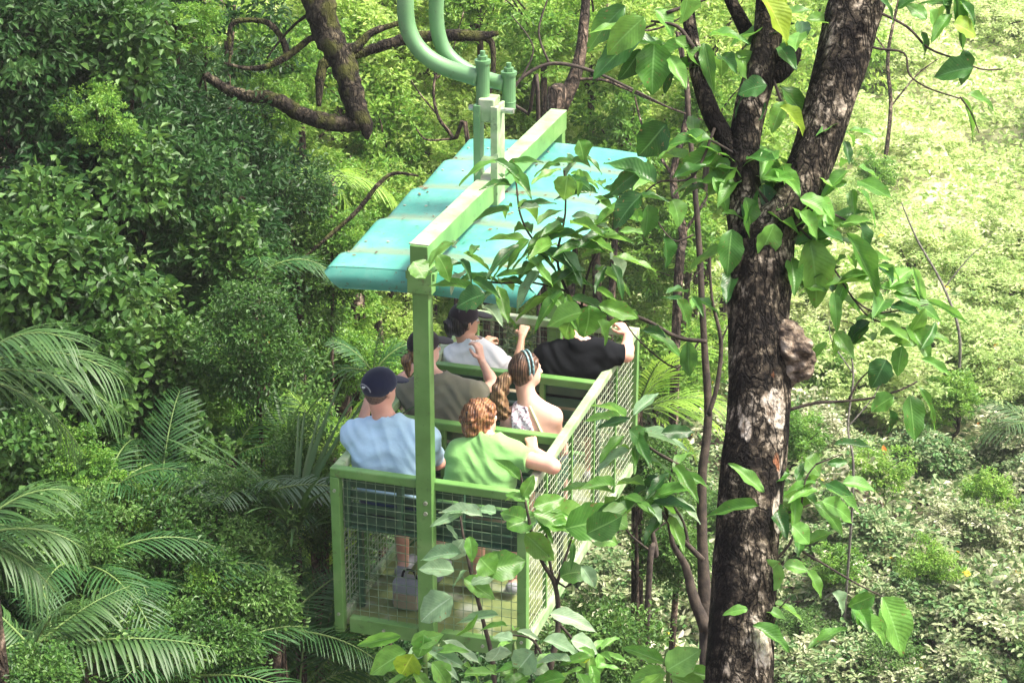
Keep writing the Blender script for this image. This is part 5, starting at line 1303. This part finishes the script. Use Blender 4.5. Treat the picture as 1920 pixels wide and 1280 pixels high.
for x, y, n, L in ((1180,60,4,60),(1320,60,4,60),(1350,120,4,60),(1600,330,7,60),(1580,250,5,50),(1590,500,6,60),(1660,560,6,70),(1570,430,5,60),(1510,350,5,60),(1480,480,5,60),(1540,900,6,60),(1500,1000,4,50),(1640,620,5,60),(1420,350,6,70),(1560,640,4,45),(1250,110,5,70),(1790,20,6,50),(1330,330,6,60),(1600,1150,5,60),(1395,320,6,70),(1455,300,6,70),(1505,395,6,70),(1425,400,5,70),(1545,395,5,60),(1380,480,4,60),(1455,60,4,60),(1500,60,4,70),(1640,520,5,60),(1300,280,5,60),(1560,560,4,60),(1450,940,4,60),(1490,900,5,60),(1440,1130,4,50),(1700,600,4,60)):
    whorl(tree, D0-.02, x, y, n, L*1.3, 'ddmmmlll', .46)

# the leafy sapling reaching up in front of the roof and the mesh
def sapling(label, px, py, d, name='sapling'):
    b = PX(px, py, d); b.z = ground_z(b.x, b.y)
    root = empty(name, b); tag(root, label, 'sapling'); return root
s1 = sapling('slender dark stemmed sapling with drooping leaves in front of the gondola roof', 1330, 1200, 7.9)
twig(s1, 7.9, [(1332,3200),(1330,1300),(1325,1180),(1318,1050),(1316,900),(1328,780),(1320,640),(1310,450),(1298,300),(1288,180),(1276,60)], [50,40,30,22,18,16,13,12,10,8,5], name='stem')
twig(s1, 7.8, [(1328,780),(1345,720),(1352,640),(1335,560),(1330,470)], [10,9,8,6,4])
for pts, wd in (([(1325,640),(1270,632),(1210,600),(1150,580),(1090,575),(1060,540),(1045,480),(1060,400),(1058,320)], [8,8,8,7,7,6,5,4,3]),
    ([(1090,575),(1100,520),(1120,470),(1160,420),(1185,370)], [5,5,4,3,2]), ([(1045,490),(1000,450),(975,400),(965,330),(940,300)], [5,4,4,3,2]), ([(1060,545),(1000,530),(930,530),(880,520),(850,510)], [5,4,4,3,2]),
    ([(1300,440),(1260,450),(1215,385)], [4,3,2]), ([(1310,640),(1270,690),(1200,640),(1170,600)], [4,4,3,2]), ([(1316,900),(1270,870),(1220,840),(1180,800)], [8,7,5,3]), ([(1318,1050),(1270,1000),(1230,950),(1190,930)], [12,9,6,4]),
    ([(1290,1020),(1282,980),(1255,930),(1260,880)], [7,5,4,3]), ([(1352,640),(1370,600)], [4,2]), ([(1320,500),(1280,540),(1300,520)],[3,2,2])): twig(s1, 7.8, pts, wd)
twig(s1, 7.85, [(1325,1180),(1300,1120),(1285,1060),(1262,1020),(1250,960),(1238,930)], [28,21,15,10,6,3], 'twig', 'stem')
for x, y, n, L in ((942,312,5,75),(965,372,6,80),(1060,318,5,70),(1085,300,4,60),(1062,400,6,80),(1000,440,6,80),(1040,470,7,80),(1095,455,6,80),(1150,420,6,75),(1180,375,5,70),(1130,350,4,70),(880,500,5,65),(930,530,5,70),(860,470,4,60),(1060,560,6,85),(1140,490,6,80),(1020,520,6,75),(1110,520,5,75),
    (1200,600,4,70),(1295,560,5,60),(1180,805,6,80),(1215,925,8,85),(1260,880,5,70),(1190,840,5,70),(1160,930,6,80),(1250,950,6,70),(980,480,6,75),(900,560,4,70)):
    whorl(s1, 7.75, x, y, n, L*1.08, 'dddmmmlp', .34, .35)
lf(s1, 7.6, [(1104,572,1106,638,54,'l'),(1092,586,1022,592,50,'m'),(1122,572,1202,592,32,'m'),(910,552,852,568,44,'d'),(1182,784,1120,800,16,'d'),(1180,805,1222,842,42,'d'),(1240,812,1304,806,26,'d'),(1290,640,1294,708,30,'d'),(1270,560,1300,610,30,'m'),(1065,330,1052,372,40,'m'),(1085,262,1100,300,38,'m'),(928,300,988,336,20,'d'),
  (1120,600,1150,640,34,'m'),(1070,600,1050,640,36,'m'),(820,478,850,520,30,'m'),(775,490,800,520,44,'m'),(1130,955,1180,985,60,'m'),(1100,1000,1165,965,50,'m')])

# the sapling in front of the rear panel
s2 = sapling('small sapling with pale backed leaves growing up in front of the rear mesh panel', 1010, 1300, 8.6)
twig(s2, 8.6, [(1010,2800),(1012,1400),(1030,1260),(1046,1180),(1042,1100),(1015,1050),(998,1000),(985,940),(975,880)], [26,20,13,11,9,7,6,5,3], name='stem')
for pts, wd in (([(1042,1100),(1062,1040),(1075,1000)], [7,5,3]), ([(1040,1095),(1025,1020),(1030,960)], [6,5,3]), ([(1015,1050),(1060,1100),(1090,1060)], [5,4,3]), ([(1030,1260),(1000,1200),(960,1190)], [6,5,3]), ([(1040,1160),(1075,1200),(1095,1240)], [6,5,4])): twig(s2, 8.6, pts, wd)
twig(s2, 8.7, [(930,1400),(925,1250),(905,1160),(885,1080),(868,1000),(862,960)], [12,10,8,7,5,3], name='stem')
lf(s2, 8.5, [(905,968,826,942,26,'p'),(930,962,898,948,22,'p'),(870,958,806,986,16,'p'),(835,982,862,1012,10,'p'),(870,1010,846,1050,30,'p'),(880,1005,886,1050,22,'l'),(866,1038,784,1034,30,'p'),(852,1070,786,1058,32,'p'),(862,1072,866,1100,40,'p'),(900,1045,930,1075,48,'m'),
 (848,1118,786,1162,54,'p'),(870,1084,930,1118,34,'l'),(905,1068,988,1048,52,'m'),(935,1152,856,1156,16,'p'),(895,1150,860,1200,10,'l'),(928,1080,880,1090,26,'p'),(950,990,1010,960,46,'m'),(985,975,940,950,36,'m'),(1000,960,1075,988,46,'m'),(1020,975,1110,958,58,'m'),(1060,990,1172,962,64,'m'),(1100,1000,1160,1012,44,'m'),
 (985,1000,1040,1050,40,'m'),(1000,950,1060,930,30,'m'),(980,930,1000,890,22,'m'),(975,900,930,850,20,'m'),(985,940,950,920,20,'m'),(1030,1150,1120,1160,30,'p'),(1070,1200,1130,1210,34,'p'),(1090,1060,1120,1100,26,'p'),(1050,1080,1100,1060,40,'m')])
for x, y, n, L in ((1000,950,5,60),(1075,1000,4,60),(960,1190,4,50)): whorl(s2, 8.55, x, y, n, L, 'mmlp', .32, .3)

# seedlings along the bottom edge
def seedling(label, px, py, d, lst, wh=(), tw=()):
    r = sapling(label, px, py, d, 'seedling')
    twig(r, d, [(px,3000),(px+8,py+140),(px,py)], [16,10,6], 'stem_green', 'stem')
    for pts, wd in tw: twig(r, d, pts, wd, 'stem_green')
    lf(r, d-.05, lst)
    for x, y, n, L in wh: whorl(r, d, x, y, n, L, 'mllp', .42, .3)
seedling('lime green seedling with broad leaves below the rear left of the gondola', 790, 1215, 8.0,
   [(752,1192,664,1206,22,'l'),(762,1222,684,1252,44,'l'),(775,1225,748,1272,48,'y'),(770,1205,830,1188,30,'l'),(795,1190,792,1235,36,'l'),(800,1215,880,1250,24,'p'),(830,1200,905,1240,20,'p'),(810,1240,850,1290,36,'l')], [(810,1230,7,60),(770,1260,5,60),(860,1250,6,60)])
seedling('pale green seedling under the rear right corner post', 960, 1235, 8.2,
   [(938,1210,930,1250,46,'p'),(960,1200,925,1185,30,'p'),(1000,1220,960,1262,48,'p'),(985,1240,1040,1262,30,'p'),(1020,1200,1090,1215,34,'p'),(1060,1270,990,1280,30,'l')], [(930,1260,6,60),(1000,1260,6,60),(1080,1262,6,70),(1120,1240,6,60)])
seedling('bright leaved seedling left of the foreground trunk at the bottom edge', 1246, 1248, 7.2,
   [(1248,1244,1168,1208,24,'l'),(1250,1256,1310,1216,50,'l'),(1250,1262,1176,1272,34,'l'),(1256,1268,1330,1290,44,'l'),(1262,1256,1356,1264,26,'l'),(1240,1262,1200,1300,34,'l')])
seedling('small bright seedling at the bottom edge left of the stems', 1095, 1235, 9.0, [(1108,1225,1098,1262,30,'l'),(1110,1215,1080,1240,24,'y'),(1120,1225,1130,1262,24,'l')], [(1105,1240,5,50)])

# a second, far gondola just entering the frame at the upper right
g2 = PX(1952, 160, 56)
far = empty('distant_gondola', g2, -.3); tag(far, 'far gondola with a pale turquoise roof at the upper right edge', 'gondola')
def fp(mb, n, m): mb.build(n, M[m], far)
fp(MB().box((-.85,-1.4,.72),(.85,1.4,.80)), 'roof', 'canopy')
for x in (-.6, .6):
    for y in (-1.3, 1.3): fp(MB().box((x-.03,y-.03,-1.05),(x+.03,y+.03,.0)), 'corner_post', 'paint_worn_lit')
for z in (-1.05, 0): fp(MB().box((-.63,-1.33,z-.03),(.63,-1.27,z+.03)).box((-.63,1.27,z-.03),(.63,1.33,z+.03)).box((-.63,-1.3,z-.03),(-.57,1.3,z+.028)).box((.57,-1.3,z-.03),(.63,1.3,z+.028)), 'rail', 'paint_worn_lit')
fp(MB().box((-.57,-1.27,-1.06),(.57,1.27,-1.04)), 'floor', 'floor')
for y in (-1.34, 1.34): fp(MB().box((-.05,y-.04,-1.1),(.05,y+.04,.95)), 'frame_post', 'paint_worn_lit')
fp(MB().tube([(0,0,.8),(0,0,1.6),(-.4,0,1.9),(-.5,0,2.6),(0,0,4.2)], .05, 8, smoothpath=3), 'hanger_pipe', 'pipe')


# the humid air: one even volume round the camera and the whole scene
hz, nt, p = mat('haze'); nt.nodes.remove(p)
vp = N(nt, 'ShaderNodeVolumePrincipled'); vp.inputs['Color'].default_value = (.95, .97, .93, 1); vp.inputs['Density'].default_value = .0008; vp.inputs['Anisotropy'].default_value = .2
nt.links.new(vp.outputs[0], nt.nodes['Material Output'].inputs['Volume'])
hb = MB().box((-310, -65, -14.5), (310, 430, 40)).build('haze', hz); tag(hb, 'thin humid haze over the slope', kind='stuff')
